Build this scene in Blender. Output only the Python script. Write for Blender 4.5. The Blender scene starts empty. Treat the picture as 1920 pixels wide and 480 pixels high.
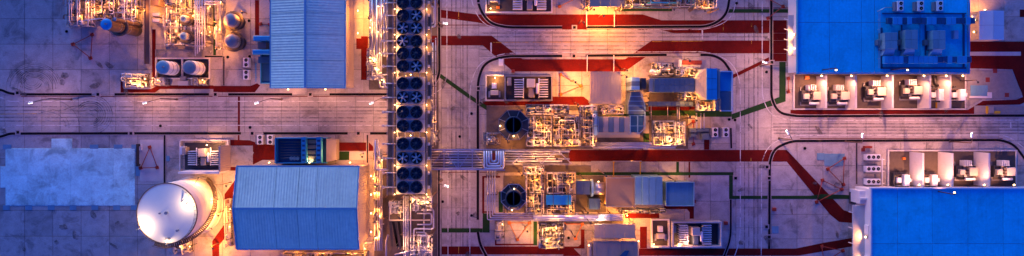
import bpy, math, random
from mathutils import Vector, Matrix

# ------------------------------------------------------------------ camera, sky, light
scene = bpy.context.scene
col = scene.collection
SC, NX, NY, HC = 0.125, 960.0, 210.0, 156.0     # metres per photo pixel on the ground, nadir pixel, flying height

cam_d = bpy.data.cameras.new('camera'); cam = bpy.data.objects.new('camera', cam_d); col.objects.link(cam)
cam.location = (0, 0, HC); cam.rotation_euler = (0, 0, 0)
cam_d.sensor_width = 36; cam_d.lens = 36 * HC / 240.0
cam_d.shift_y = -(240 - NY) / 1920.0
cam_d.clip_end = 6000
scene.camera = cam

world = bpy.data.worlds.new('World'); scene.world = world; world.use_nodes = True
wn = world.node_tree; bg = wn.nodes['Background']
sky = wn.nodes.new('ShaderNodeTexSky'); sky.sky_type = 'NISHITA'; sky.sun_disc = False
sky.ozone_density = 5.0
SUN_EL, SUN_AZ = math.radians(7), math.radians(-25)
sky.sun_elevation = SUN_EL; sky.sun_rotation = SUN_AZ
tint = wn.nodes.new('ShaderNodeMix'); tint.data_type = 'RGBA'; tint.blend_type = 'MULTIPLY'
tint.inputs[0].default_value = 1.0; tint.inputs[7].default_value = (0.46, 0.63, 2.08, 1)   # dusk: violet-blue dome
wn.links.new(sky.outputs[0], tint.inputs[6]); wn.links.new(tint.outputs[2], bg.inputs[0])
bg.inputs[1].default_value = 0.15

sun_d = bpy.data.lights.new('sun', 'SUN'); sun_d.energy = 1.5; sun_d.angle = math.radians(32); sun_d.color = (0.46, 0.66, 1.0)
sun = bpy.data.objects.new('sun', sun_d); col.objects.link(sun)
sun.rotation_euler = (math.radians(90) - SUN_EL, 0, math.radians(180) - SUN_AZ)

scene.view_settings.view_transform = 'Standard'; scene.view_settings.look = 'None'
scene.view_settings.exposure = 0.6; scene.view_settings.gamma = 1.0
scene.view_settings.use_curve_mapping = False
scene.render.engine = 'CYCLES'
scene.cycles.use_denoising = True
scene.cycles.max_bounces = 5; scene.cycles.diffuse_bounces = 2; scene.cycles.glossy_bounces = 2
scene.cycles.transparent_max_bounces = 4
scene.cycles.sample_clamp_indirect = 4.0
scene.cycles.use_light_tree = True
LP = 1.15          # lamp power factor
SODIUM = (1.0, 0.33, 0.045); WARM = (1.0, 0.42, 0.12); PEACH = (1.0, 0.42, 0.24); WHITE = (1.0, 0.68, 0.42)

# ------------------------------------------------------------------ helpers
def W(px, py, z=0.0):
    k = SC * (HC - z) / HC
    return Vector(((px - NX) * k, (NY - py) * k, z))
def L(n): return n * SC
rnd = random.Random(11)

class MB:
    def __init__(s): s.v = []; s.f = []; s.sm = []
    def add(s, vs, fs, smooth=False):
        b = len(s.v); s.v += [tuple(v) for v in vs]
        s.f += [tuple(b + i for i in f) for f in fs]; s.sm += [smooth] * len(fs); return s
    def box(s, x0, x1, y0, y1, z0, z1):
        if x0 > x1: x0, x1 = x1, x0
        if y0 > y1: y0, y1 = y1, y0
        return s.add([(x0,y0,z0),(x1,y0,z0),(x1,y1,z0),(x0,y1,z0),(x0,y0,z1),(x1,y0,z1),(x1,y1,z1),(x0,y1,z1)],
                     [(0,3,2,1),(4,5,6,7),(0,1,5,4),(1,2,6,5),(2,3,7,6),(3,0,4,7)])
    def pbox(s, a, b, c, d, z0, z1):            # photo rectangle of the TOP face
        p = W(a, b, z1); q = W(c, d, z1); return s.box(p.x, q.x, q.y, p.y, z0, z1)
    def cbox(s, c, sx, sy, z0, z1, rot=0):
        ca, sa = math.cos(rot), math.sin(rot); vs = []
        for z in (z0, z1):
            for dx, dy in ((-1,-1),(1,-1),(1,1),(-1,1)):
                x, y = dx * sx / 2, dy * sy / 2
                vs.append((c[0] + x*ca - y*sa, c[1] + x*sa + y*ca, z))
        return s.add(vs, [(0,3,2,1),(4,5,6,7),(0,1,5,4),(1,2,6,5),(2,3,7,6),(3,0,4,7)])
    def chbox(s, x0, x1, y0, y1, z0, z1, c):    # box with chamfered upper edges
        if x0 > x1: x0, x1 = x1, x0
        if y0 > y1: y0, y1 = y1, y0
        vs = [(x0,y0,z0),(x1,y0,z0),(x1,y1,z0),(x0,y1,z0),(x0,y0,z1-c),(x1,y0,z1-c),(x1,y1,z1-c),(x0,y1,z1-c),
              (x0+c,y0+c,z1),(x1-c,y0+c,z1),(x1-c,y1-c,z1),(x0+c,y1-c,z1)]
        fs = [(0,3,2,1),(8,9,10,11)]
        for i in range(4):
            j = (i + 1) % 4; fs += [(i, j, j+4, i+4), (i+4, j+4, j+8, i+8)]
        return s.add(vs, fs)
    def prism(s, poly, z0, z1):                 # poly counter-clockwise xy
        n = len(poly); vs = [(p[0], p[1], z0) for p in poly] + [(p[0], p[1], z1) for p in poly]
        fs = [tuple(range(n-1, -1, -1)), tuple(range(n, 2*n))] + [(i, (i+1) % n, n + (i+1) % n, n + i) for i in range(n)]
        return s.add(vs, fs)
    def lathe(s, c, prof, n=16, a0=0.0, close=True):   # prof [(r,z)...] bottom to top about vertical axis
        vs = []; fs = []; m = len(prof)
        for r, z in prof:
            for i in range(n):
                a = a0 + 2*math.pi*i/n; vs.append((c[0] + r*math.cos(a), c[1] + r*math.sin(a), z))
        for k in range(m - 1):
            for i in range(n):
                j = (i+1) % n; fs.append((k*n+i, k*n+j, (k+1)*n+j, (k+1)*n+i))
        s.add(vs, fs, n > 8)
        if close:
            if prof[0][0] > 1e-4: s.add([vs[i] for i in range(n)], [tuple(range(n-1, -1, -1))])
            if prof[-1][0] > 1e-4: s.add([vs[(m-1)*n+i] for i in range(n)], [tuple(range(n))])
        return s
    def cyl(s, c, r, z0, z1, n=12, a0=0.0): return s.lathe(c, [(r, z0), (r, z1)], n, a0)
    def ring(s, c, r0, r1, z0, z1, n=24):       # annular wall
        return s.lathe(c, [(r0, z0), (r1, z0), (r1, z1), (r0, z1), (r0, z0)], n, 0, False)
    def tube(s, pts, r, n=6, elbow=True, cap=True):
        P = [Vector(p) for p in pts]
        if elbow and len(P) > 2:
            Q = [P[0]]
            for i in range(1, len(P) - 1):
                a, b = (P[i-1] - P[i]), (P[i+1] - P[i]); d = min(2.2*r + 0.05, a.length*0.45, b.length*0.45)
                a.normalize(); b.normalize()
                p0, p2 = P[i] + a*d, P[i] + b*d
                Q += [p0, (p0 + p2)*0.25 + P[i]*0.5, p2]
            P = Q + [P[-1]]
        T = []
        for i in range(len(P)):
            t = Vector((0,0,0))
            if i > 0: t += (P[i] - P[i-1]).normalized()
            if i < len(P) - 1: t += (P[i+1] - P[i]).normalized()
            T.append(t.normalized())
        u = T[0].orthogonal().normalized(); vs = []; fs = []
        for i, p in enumerate(P):
            u = (u - T[i] * u.dot(T[i])).normalized(); w = T[i].cross(u)
            for k in range(n):
                a = 2*math.pi*k/n; vs.append(p + (u*math.cos(a) + w*math.sin(a))*r)
        for i in range(len(P) - 1):
            for k in range(n):
                j = (k+1) % n; fs.append((i*n+k, i*n+j, (i+1)*n+j, (i+1)*n+k))
        if cap: fs += [tuple(range(n-1, -1, -1)), tuple(range((len(P)-1)*n, len(P)*n))]
        return s.add(vs, fs, n > 5)
    def bar(s, a, b, w=0.1): return s.tube([a, b], w*0.7, 4, False)
    def capsule(s, a, b, r, n=12, dome=0.5):    # horizontal or vertical drum with dished ends
        a, b = Vector(a), Vector(b); t = (b - a).normalized(); u = t.orthogonal().normalized(); w = t.cross(u)
        prof = [(-dome*r, 0.02), (-dome*0.85*r, 0.5*r), (-dome*0.45*r, 0.87*r), (0, r)]
        rows = [(a + t*d, q) for d, q in prof] + [(b - t*d, q) for d, q in reversed(prof)]
        vs = []; fs = []
        for p, q in rows:
            for k in range(n):
                g = 2*math.pi*k/n; vs.append(p + (u*math.cos(g) + w*math.sin(g))*q)
        for i in range(len(rows) - 1):
            for k in range(n):
                j = (k+1) % n; fs.append((i*n+k, i*n+j, (i+1)*n+j, (i+1)*n+k))
        return s.add(vs, fs, True)
    def wheel(s, c, r=0.25, t=0.035):           # hand wheel, flat
        s.lathe(c, [(r-t, c[2]), (r, c[2]-t), (r+t, c[2]), (r, c[2]+t), (r-t, c[2])], 10, 0, False)
        s.box(c[0]-r, c[0]+r, c[1]-t*.6, c[1]+t*.6, c[2]-t*.5, c[2]+t*.5)
        return s.box(c[0]-t*.6, c[0]+t*.6, c[1]-r, c[1]+r, c[2]-t*.4, c[2]+t*.4)
    def quadslab(s, a, b, c, d, th):            # sheet a,b,c,d (ccw seen from above) of thickness th
        a, b, c, d = map(Vector, (a, b, c, d)); nrm = (b - a).cross(d - a).normalized() * th
        vs = [a - nrm, b - nrm, c - nrm, d - nrm, a, b, c, d]
        return s.add(vs, [(0,3,2,1),(4,5,6,7),(0,1,5,4),(1,2,6,5),(2,3,7,6),(3,0,4,7)])
    def rail(s, pts, z, h=1.1, post=1.6, r=0.045, mid=True, closed=True):   # handrail along xy points on a deck at z
        P = [Vector((p[0], p[1], 0)) for p in pts]
        if closed: P.append(P[0])
        for a, b in zip(P, P[1:]):
            s.bar(a + Vector((0,0,z+h)), b + Vector((0,0,z+h)), r*1.4)
            if mid: s.bar(a + Vector((0,0,z+h*.5)), b + Vector((0,0,z+h*.5)), r)
            n = max(1, int((b - a).length / post))
            for i in range(n):
                p = a.lerp(b, i / n); s.bar(p + Vector((0,0,z)), p + Vector((0,0,z+h)), r*1.3)
        return s

ROOT = {}
def _mesh(name, mb, org):
    me = bpy.data.meshes.new(name)
    me.from_pydata([(v[0]-org[0], v[1]-org[1], v[2]-org[2]) for v in mb.v], [], mb.f)
    if any(mb.sm): me.polygons.foreach_set('use_smooth', mb.sm)
    me.update(); return me
def tag(o, label=None, cat=None, group=None, kind=None):
    if label: o['label'] = label
    if cat: o['category'] = cat
    if group: o['group'] = group
    if kind: o['kind'] = kind
    return o
def thing(name, label, cat, loc=(0,0,0), group=None):
    o = bpy.data.objects.new(name, None); col.objects.link(o); o.location = loc; o.empty_display_size = 0.5
    ROOT[o.name] = Vector(loc); return tag(o, label, cat, group)
def part(name, mb, m, parent, label=None):
    org = ROOT[parent.name]; me = _mesh(name, mb, org); me.materials.append(M[m])
    o = bpy.data.objects.new(name, me); col.objects.link(o); o.parent = parent
    ROOT[o.name] = org
    if label: o['label'] = label
    return o
def single(name, mb, m, label, cat, group=None):
    xs = [v[0] for v in mb.v]; ys = [v[1] for v in mb.v]; zs = [v[2] for v in mb.v]
    org = Vector(((min(xs)+max(xs))/2, (min(ys)+max(ys))/2, min(zs)))
    me = _mesh(name, mb, org); me.materials.append(M[m])
    o = bpy.data.objects.new(name, me); col.objects.link(o); o.location = org; ROOT[o.name] = org
    return tag(o, label, cat, group)
def struct(name, mb, m, parent=None):
    me = _mesh(name, mb, (0,0,0)); me.materials.append(M[m])
    o = bpy.data.objects.new(name, me); col.objects.link(o); ROOT[o.name] = Vector((0,0,0))
    if parent: o.parent = parent
    else: o['kind'] = 'structure'
    return o
def dup(src, loc, rotz=0.0, label=None, group=None, parent=None):
    c = src.copy(); col.objects.link(c)
    if parent is None:
        c.location = loc; c.rotation_euler = (0, 0, rotz)
        if label: c['label'] = label
        if group: c['group'] = group
        ROOT[c.name] = Vector(loc)
    else: c.parent = parent
    for ch in list(src.children): dup(ch, None, parent=c)
    return c
def prect(a, b, c, d, z):
    p, q = W(a, b, z), W(c, d, z); return p.x, q.x, q.y, p.y      # x0,x1,y0,y1
ORD = ['first','second','third','fourth','fifth','sixth','seventh','eighth','ninth','tenth','eleventh','twelfth','thirteenth','fourteenth','fifteenth','sixteenth']

# ------------------------------------------------------------------ materials
M = {}
def mat(name, c, rough=0.7, metal=0.0, var=0.25, scale=0.6, fine=0.12, bump=0.0, rand=0.0, stain=None, ribs=None, world_space=False, coat=0.0, spec=0.25, streak=None, wear=None):
    m = bpy.data.materials.new(name); m.use_nodes = True; nt = m.node_tree; N = nt.nodes; K = nt.links
    b = N['Principled BSDF']; b.inputs['Roughness'].default_value = rough; b.inputs['Metallic'].default_value = metal
    b.inputs['Specular IOR Level'].default_value = spec
    if coat: b.inputs['Coat Weight'].default_value = coat
    if world_space:
        g = N.new('ShaderNodeNewGeometry'); vec = g.outputs['Position']
    else:
        g = N.new('ShaderNodeTexCoord'); vec = g.outputs['Object']
    n1 = N.new('ShaderNodeTexNoise'); n1.inputs['Scale'].default_value = scale; n1.inputs['Detail'].default_value = 6; n1.inputs['Roughness'].default_value = 0.65
    n2 = N.new('ShaderNodeTexNoise'); n2.inputs['Scale'].default_value = scale * 9; n2.inputs['Detail'].default_value = 3
    K.new(vec, n1.inputs['Vector']); K.new(vec, n2.inputs['Vector'])
    def mth(op, a, bb):
        x = N.new('ShaderNodeMath'); x.operation = op
        for i, q in enumerate((a, bb)):
            if isinstance(q, (int, float)): x.inputs[i].default_value = q
            else: K.new(q, x.inputs[i])
        return x.outputs[0]
    f = mth('ADD', 1.0 - var*1.0 - fine*.5, mth('ADD', mth('MULTIPLY', n1.outputs['Fac'], var*2), mth('MULTIPLY', n2.outputs['Fac'], fine)))
    if rand:
        oi = N.new('ShaderNodeObjectInfo')
        f = mth('MULTIPLY', f, mth('ADD', 1 - rand*.5, mth('MULTIPLY', oi.outputs['Random'], rand)))
    if stain:                                    # dark patches with shapes of their own
        n3 = N.new('ShaderNodeTexNoise'); n3.inputs['Scale'].default_value = stain[0]; n3.inputs['Detail'].default_value = 8; n3.inputs['Roughness'].default_value = 0.7
        n3.inputs['Distortion'].default_value = 0.6; K.new(vec, n3.inputs['Vector'])
        r = N.new('ShaderNodeValToRGB'); r.color_ramp.elements[0].position = stain[1]; r.color_ramp.elements[1].position = stain[1] + stain[2]
        r.color_ramp.elements[0].color = (1,1,1,1); r.color_ramp.elements[1].color = (stain[3],)*3 + (1,)
        K.new(n3.outputs['Fac'], r.inputs[0]); f = mth('MULTIPLY', f, r.outputs[0])
    if streak:                                   # dirt runs along one axis (axis, amount)
        mp = N.new('ShaderNodeMapping'); mp.inputs['Scale'].default_value = (.12, 3.2, 1) if streak[0] == 0 else (3.2, .12, 1)
        n4 = N.new('ShaderNodeTexNoise'); n4.inputs['Scale'].default_value = 1.0; n4.inputs['Detail'].default_value = 5; n4.inputs['Roughness'].default_value = .75
        K.new(vec, mp.inputs[0]); K.new(mp.outputs[0], n4.inputs['Vector']); f = mth('MULTIPLY', f, mth('ADD', 1 - streak[1]*.5, mth('MULTIPLY', n4.outputs['Fac'], streak[1])))
    mx = N.new('ShaderNodeMix'); mx.data_type = 'RGBA'; mx.blend_type = 'MULTIPLY'; mx.inputs[0].default_value = 1
    mx.inputs[6].default_value = (*c, 1); K.new(f, mx.inputs[7]); K.new(mx.outputs[2], b.inputs['Base Color'])
    hgt = None
    if ribs:                                     # (axis, pitch) sheet-metal profile
        sp = N.new('ShaderNodeSeparateXYZ'); K.new(vec, sp.inputs[0])
        hgt = mth('POWER', mth('ABSOLUTE', mth('SINE', mth('MULTIPLY', sp.outputs[ribs[0]], math.pi / ribs[1]), 0), 0), 3.0)
    if bump and not ribs: hgt = n2.outputs['Fac']
    if hgt is not None:
        bp = N.new('ShaderNodeBump'); bp.inputs['Strength'].default_value = bump or 0.5; bp.inputs['Distance'].default_value = 0.06
        K.new(hgt, bp.inputs['Height']); K.new(bp.outputs[0], b.inputs['Normal'])
    if wear:                                     # paint rubbed through to the concrete (scale, threshold, softness, most)
        n5 = N.new('ShaderNodeTexNoise'); n5.inputs['Scale'].default_value = wear[0]; n5.inputs['Detail'].default_value = 9; n5.inputs['Roughness'].default_value = .72
        r5 = N.new('ShaderNodeValToRGB'); r5.color_ramp.elements[0].position = wear[1]; r5.color_ramp.elements[1].position = wear[1] + wear[2]
        r5.color_ramp.elements[0].color = (0,0,0,1); r5.color_ramp.elements[1].color = (wear[3],)*3 + (1,)
        t5 = N.new('ShaderNodeBsdfTransparent'); x5 = N.new('ShaderNodeMixShader')
        K.new(vec, n5.inputs['Vector']); K.new(n5.outputs['Fac'], r5.inputs[0]); K.new(r5.outputs[0], x5.inputs[0])
        K.new(b.outputs[0], x5.inputs[1]); K.new(t5.outputs[0], x5.inputs[2]); K.new(x5.outputs[0], N['Material Output'].inputs['Surface'])
    M[name] = m; return m
def emit(name, c, s):
    m = bpy.data.materials.new(name); m.use_nodes = True; b = m.node_tree.nodes['Principled BSDF']
    b.inputs['Base Color'].default_value = (.8,.8,.8,1); b.inputs['Emission Color'].default_value = (*c, 1); b.inputs['Emission Strength'].default_value = s; M[name] = m

mat('joint', (0.085, 0.075, 0.07), 0.95, 0, 0.3, 0.3, world_space=True)
mat('concrete', (0.37, 0.325, 0.30), 0.85, 0, 0.45, 0.5, 0.6, 0.25, 0.22, (0.22, 0.52, 0.13, 0.55), world_space=True)
mat('road_concrete', (0.37, 0.325, 0.30), 0.8, 0, 0.42, 0.45, 0.55, 0.2, 0.22, (0.2, 0.53, 0.14, 0.6), world_space=True, streak=(0, .45))
mat('pad_concrete', (0.52, 0.78, 0.70), 0.75, 0, 0.5, 0.3, 0.5, 0.2, 0.12, (0.2, 0.48, 0.16, 0.55), world_space=True)
mat('blue_plate', (0.13, 0.26, 0.34), 0.7, 0, 0.4, 0.5, 0.3, world_space=True)
mat('steel_blue', (0.17, 0.31, 0.34), 0.5, 0.15, 0.25, 0.4, 0.2, 0, 0.2, streak=(1, .4))
mat('pipe_pale', (0.60, 0.56, 0.55), 0.42, 0.35, 0.25, 0.7, 0.2, 0, 0.3)
mat('dark_concrete', (0.11, 0.09, 0.085), 0.85, 0, 0.5, 0.3, 0.4, 0.25, 0.25, (0.12, 0.5, 0.16, 0.5), world_space=True)  # much darker concrete tone, for the ground below racks and machinery
mat('pale_concrete', (0.46, 0.42, 0.40), 0.85, 0, 0.28, 0.4, 0.2, 0.2, 0.1, (0.3, 0.58, 0.2, 0.7), world_space=True)
mat('wall_concrete', (0.62, 0.55, 0.50), 0.8, 0, 0.18, 0.5, 0.15, 0.15)
mat('gravel', (0.10, 0.075, 0.06), 0.95, 0, 0.3, 1.2, 0.7, 0.6, world_space=True)
mat('oil_stain', (0.12, 0.10, 0.095), 0.7, 0, 0.4, 0.8, 0.5, world_space=True, wear=(.7, .34, .3, 1.0))
mat('wheel_dust', (0.255, 0.22, 0.205), 0.8, 0, 0.4, 0.5, 0.5, world_space=True, wear=(.35, .36, .25, 1.0))
mat('pale_gravel', (0.26, 0.22, 0.20), 0.95, 0, 0.3, 1.2, 0.8, 0.6, world_space=True)
mat('red_paint', (0.105, 0.007, 0.006), 0.8, 0, 0.5, 0.3, 0.5, 0.1, 0, (0.12, 0.55, 0.2, 0.55), world_space=True, spec=.06, wear=(1.3, .55, .25, .35))
mat('green_paint', (0.020, 0.055, 0.016), 0.8, 0, 0.42, 0.3, 0.3, 0.1, world_space=True, spec=.06, wear=(1.3, .55, .25, .35))
mat('white_paint', (0.66, 0.62, 0.60), 0.6, 0, 0.3, 0.5, 0.5, world_space=True, wear=(.5, .47, .14, .8))
mat('yellow_paint', (0.55, 0.30, 0.03), 0.6, 0, 0.3, 0.7, 0.3, world_space=True, wear=(.8, .45, .15, .85))
mat('tyre_rubber', (0.04, 0.035, 0.035), 0.7, 0, 0.4, 0.8, 0.6, world_space=True)
mat('drain', (0.010, 0.009, 0.010), 0.9, 0, 0.4, 1.0, 0.4, 0.3, world_space=True, spec=.05)
mat('kerb', (0.36, 0.29, 0.28), 0.85, 0, 0.3, 0.6, 0.2, world_space=True)
mat('roof_blue', (0.88, 0.88, 0.56), 0.55, 0.0, 0.22, 0.15, 0.3, 0.9, 0.12, (0.25, 0.6, 0.18, 0.8), (0, 0.6), streak=(1, .5))
mat('roof_blue_y', (0.88, 0.88, 0.56), 0.55, 0.0, 0.22, 0.15, 0.3, 0.9, 0.12, (0.25, 0.6, 0.18, 0.8), (1, 0.6), streak=(0, .5))
mat('deep_blue', (0.004, 0.54, 0.74), 0.6, 0.0, 0.3, 0.2, 0.4, 0.15, 0.12, (0.16, 0.52, 0.2, 0.72), streak=(1, .35))
mat('navy_steel', (0.022, 0.085, 0.17), 0.45, 0.25, 0.25, 0.5, 0.2, 0, 0.25)
mat('trim_blue', (0.26, 0.42, 0.48), 0.45, 0.2, 0.15, 0.5)
mat('wall_clad', (0.42, 0.32, 0.28), 0.65, 0.05, 0.14, 0.2, 0.1, 0.6, 0, None, (1, 0.5))
mat('wall_clad_x', (0.46, 0.38, 0.34), 0.65, 0.05, 0.14, 0.2, 0.1, 0.6, 0, None, (0, 0.5))
mat('white_clad', (0.66, 0.63, 0.62), 0.6, 0.05, 0.14, 0.3, 0.1)
mat('lilac_sheet', (0.44, 0.32, 0.21), 0.5, 0.2, 0.16, 0.3, 0.12, 0.5, 0.05, None, (0, 0.35))
mat('tan_sheet', (0.42, 0.25, 0.125), 0.6, 0.1, 0.16, 0.3, 0.12, 0.0, 0.05)
mat('panel_blue', (0.12, 0.16, 0.19), 0.5, 0.3, 0.22, 0.5, 0.15, 0, 0.25)
mat('sky_blue_sheet', (0.03, 0.30, 0.52), 0.45, 0.1, 0.2, 0.4, 0.12, 0, 0.1)
mat('cap_blue', (0.30, 0.44, 0.40), 0.5, 0.1, 0.25, 0.6, 0.2)
mat('panel_mauve', (0.36, 0.29, 0.24), 0.55, 0.2, 0.2, 0.5, 0.15, 0, 0.15)
mat('tank_white', (0.84, 0.77, 0.60), 0.75, 0.0, 0.08, 0.15, 0.06, 0, 0, (0.25, 0.62, 0.2, 0.9))
mat('clad', (0.56, 0.52, 0.48), 0.38, 0.8, 0.2, 0.7, 0.2, 0, 0.25)
mat('pipe_grey', (0.48, 0.46, 0.52), 0.4, 0.6, 0.2, 0.7, 0.2, 0, 0.3)
mat('galv', (0.32, 0.30, 0.29), 0.5, 0.6, 0.2, 0.9, 0.2, 0, 0.2)
mat('steel_dark', (0.055, 0.05, 0.055), 0.55, 0.4, 0.3, 0.8, 0.2, 0, 0.3)
mat('steel_brown', (0.14, 0.085, 0.06), 0.6, 0.3, 0.3, 0.8, 0.2, 0, 0.3)
mat('grating', (0.14, 0.105, 0.07), 0.75, 0.2, 0.3, 2.0, 0.5, 0.4)
mat('ivory', (0.58, 0.48, 0.36), 0.5, 0.05, 0.2, 0.9, 0.12, 0, 0.25)
mat('white_box', (0.72, 0.68, 0.66), 0.5, 0.0, 0.15, 0.8, 0.1, 0, 0.1)
mat('lamplit_clad', (0.52, 0.38, 0.17), 0.4, 0.6, 0.25, 0.8, 0.2, 0, 0.4)  # golden lamplight put into the cladding colour
mat('machine_grey', (0.24, 0.22, 0.23), 0.5, 0.3, 0.25, 0.8, 0.15, 0, 0.3)
mat('red_steel', (0.26, 0.035, 0.02), 0.55, 0.1, 0.25, 1.0, 0.2)
mat('orange_steel', (0.50, 0.13, 0.02), 0.55, 0.1, 0.25, 1.0, 0.2)
mat('yellow_steel', (0.65, 0.36, 0.02), 0.5, 0.1, 0.2, 1.0)
mat('matte_black', (0.008, 0.008, 0.010), 0.9, 0, 0.2)  # plain near-black for stack bores, fan openings and inclined ducts
mat('fan_dark', (0.010, 0.018, 0.028), 0.7, 0.0, 0.25, 1.0, 0.2, 0, 0.2)
mat('fan_plate', (0.46, 0.41, 0.34), 0.5, 0.3, 0.25, 0.5, 0.2, 0, 0.15)
mat('fan_blade_pale', (0.42, 0.40, 0.38), 0.5, 0.1, 0.2, 1.5)
mat('fan_blade_dark', (0.022, 0.035, 0.05), 0.5, 0.1, 0.2, 1.5)
emit('lens_warm', (1.0, 0.58, 0.20), 7.0)
emit('lens_white', (1.0, 0.90, 0.80), 9.0)

# ------------------------------------------------------------------ lamps (fixtures are parts, the light is a child of the fixture)
def bulb_light(parent, p, power, color, r=0.14, spot=None, aim=None):
    d = bpy.data.lights.new('lamp_light', 'SPOT' if spot else 'POINT'); d.energy = power * LP; d.color = color; d.shadow_soft_size = r
    if spot: d.spot_size = math.radians(spot); d.spot_blend = 0.5
    o = bpy.data.objects.new('lamp_light', d); col.objects.link(o); o.parent = parent
    o.location = Vector(p) - ROOT[parent.name]
    if spot:
        o.rotation_euler = (Vector(aim) - Vector(p)).to_track_quat('-Z', 'Y').to_euler()
def lamp(parent, px, py, z, power=700, color=WARM, zb=None, size=0.16, lens='lens_warm', cap=False):
    p = W(px, py, z); mb = MB()
    if cap:                                      # hooded fitting on a short arm: the lens looks down
        mb.tube([(p.x, p.y, zb), (p.x, p.y, z+.05), (p.x+.5, p.y-.5, z+.05)], 0.05, 5, False).lathe((p.x+.5, p.y-.5), [(.26, z-.02), (.2, z+.1), (.08, z+.18)], 10)
        o = part('lamp', mb, 'steel_dark', parent)
        part('lens', MB().lathe((p.x+.5, p.y-.5), [(.05, z-.1), (.2, z-.03)], 10), lens, o)
        bulb_light(o, (p.x+.5, p.y-.5, z-.3), power, color); return
    if zb is not None: mb.tube([(p.x, p.y, zb), (p.x, p.y, z - 0.1)], 0.05, 5, False)
    mb.lathe(p, [(size*.55, z-0.12), (size*1.15, z-0.04), (size*.5, z+0.02)], 8)
    o = part('lamp', mb, 'steel_dark', parent)
    part('lens', MB().lathe(p, [(size*.6, z+0.02), (size, z+size*.5), (size*.8, z+size*1.1), (0.02, z+size*1.5)], 8), lens, o)
    bulb_light(o, (p.x + size + .1, p.y - size - .1, z - .22), power, color)
def flood(parent, p, aim, power=2500, color=PEACH, spot=120, lens='lens_warm'):
    p = Vector(p); d = (Vector(aim) - p).normalized(); mb = MB(); s = d.cross(Vector((0,0,1))).normalized()
    mb.quadslab(p - s*.25 + Vector((0,0,.25)), p + s*.25 + Vector((0,0,.25)), p + s*.25 - Vector((0,0,.1)), p - s*.25 - Vector((0,0,.1)), .15)
    o = part('floodlight', mb, 'steel_dark', parent)
    q = p + d*0.12; part('lens', MB().cbox(q, .34, .34, q.z-.06, q.z+.10, math.atan2(d.y, d.x)), lens, o)
    bulb_light(o, p + d*0.5, power, color, 0.07, spot, aim)

# ================================================================== THE SETTING: ground, roads, paint, drains
struct('ground', MB().add([(-1500,-1500,-.06),(1500,-1500,-.06),(1500,1500,-.06),(-1500,1500,-.06)], [(0,1,2,3)]), 'joint')
_slab_cache = {}
def slab_mesh(w, h, m):
    k = (round(w, 3), round(h, 3), m)
    if k not in _slab_cache:
        g = 0.035; me = _mesh('concrete_slab', MB().chbox(-w/2+g, w/2-g, -h/2+g, h/2-g, -.2, 0, .03), (0,0,0)); me.materials.append(M[m]); _slab_cache[k] = me
    return _slab_cache[k]
def paved(name, x0, y0, x1, y1, nx, ny, m):
    # a bed sheet with separate cast slabs on it
    a, b, c, d = prect(x0, y0, x1, y1, 0)
    bed = struct(name, MB().add([(a,c,-.05),(b,c,-.05),(b,d,-.05),(a,d,-.05)], [(0,1,2,3)]), 'joint')
    w, h = (b-a)/nx, (d-c)/ny
    for j in range(ny):
        for i in range(nx):
            o = bpy.data.objects.new('concrete_slab', slab_mesh(w, h, m)); col.objects.link(o)
            o.parent = bed; o.location = (a + (i+.5)*w, c + (j+.5)*h, rnd.uniform(-.002, 0))
    return bed
paved('road_west', -60, 178, 735, 249, 23, 2, 'road_concrete')
paved('road_centre', 828, -60, 898, 540, 2, 16, 'road_concrete')
paved('road_north', 898, 50, 1380, 106, 14, 2, 'road_concrete')
paved('road_cross', 1380, -60, 1446, 540, 2, 16, 'road_concrete')
paved('road_east', 1446, 214, 1980, 264, 15, 2, 'road_concrete')
paved('yard_north_west', -60, -60, 735, 178, 15, 5, 'concrete')
paved('yard_south_west', -60, 249, 735, 540, 15, 6, 'concrete')
paved('yard_rack', 735, -60, 822, 540, 2, 12, 'dark_concrete')
paved('yard_edge', 822, -60, 828, 540, 1, 12, 'concrete')
paved('yard_north', 898, -60, 1380, 50, 10, 2, 'concrete')
paved('yard_centre', 898, 106, 1380, 540, 10, 8, 'concrete')
paved('yard_north_east', 1446, -60, 1980, 214, 11, 6, 'concrete')
paved('yard_south_east', 1446, 264, 1980, 540, 11, 6, 'concrete')

_pz = [0.004]
def nextz():
    _pz[0] += 0.0006; return _pz[0]
def ccw(poly):
    s = sum(a[0]*b[1] - b[0]*a[1] for a, b in zip(poly, poly[1:] + poly[:1])); return poly if s > 0 else poly[::-1]
def paint(name, polys, m):
    for poly in polys:
        z = nextz(); P = ccw([tuple(W(x, y)[:2]) for x, y in poly])
        struct(name, MB().add([(x, y, z) for x, y in P], [tuple(range(len(P)))]), m)
def R4(a, b, c, d): return [(a,b),(c,b),(c,d),(a,d)]
def fillet(pts, r, n=6):
    out = [pts[0]]
    for i in range(1, len(pts)-1):
        p0, p1, p2 = Vector(pts[i-1]), Vector(pts[i]), Vector(pts[i+1]); a, b = p0-p1, p2-p1
        d = min(r, a.length*.48, b.length*.48); a.normalize(); b.normalize(); s, e = p1+a*d, p1+b*d
        for k in range(n+1):
            t = k/n; q = s*(1-t)**2 + p1*2*t*(1-t) + e*t*t; out.append((q.x, q.y))
    return out + [pts[-1]]
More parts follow.
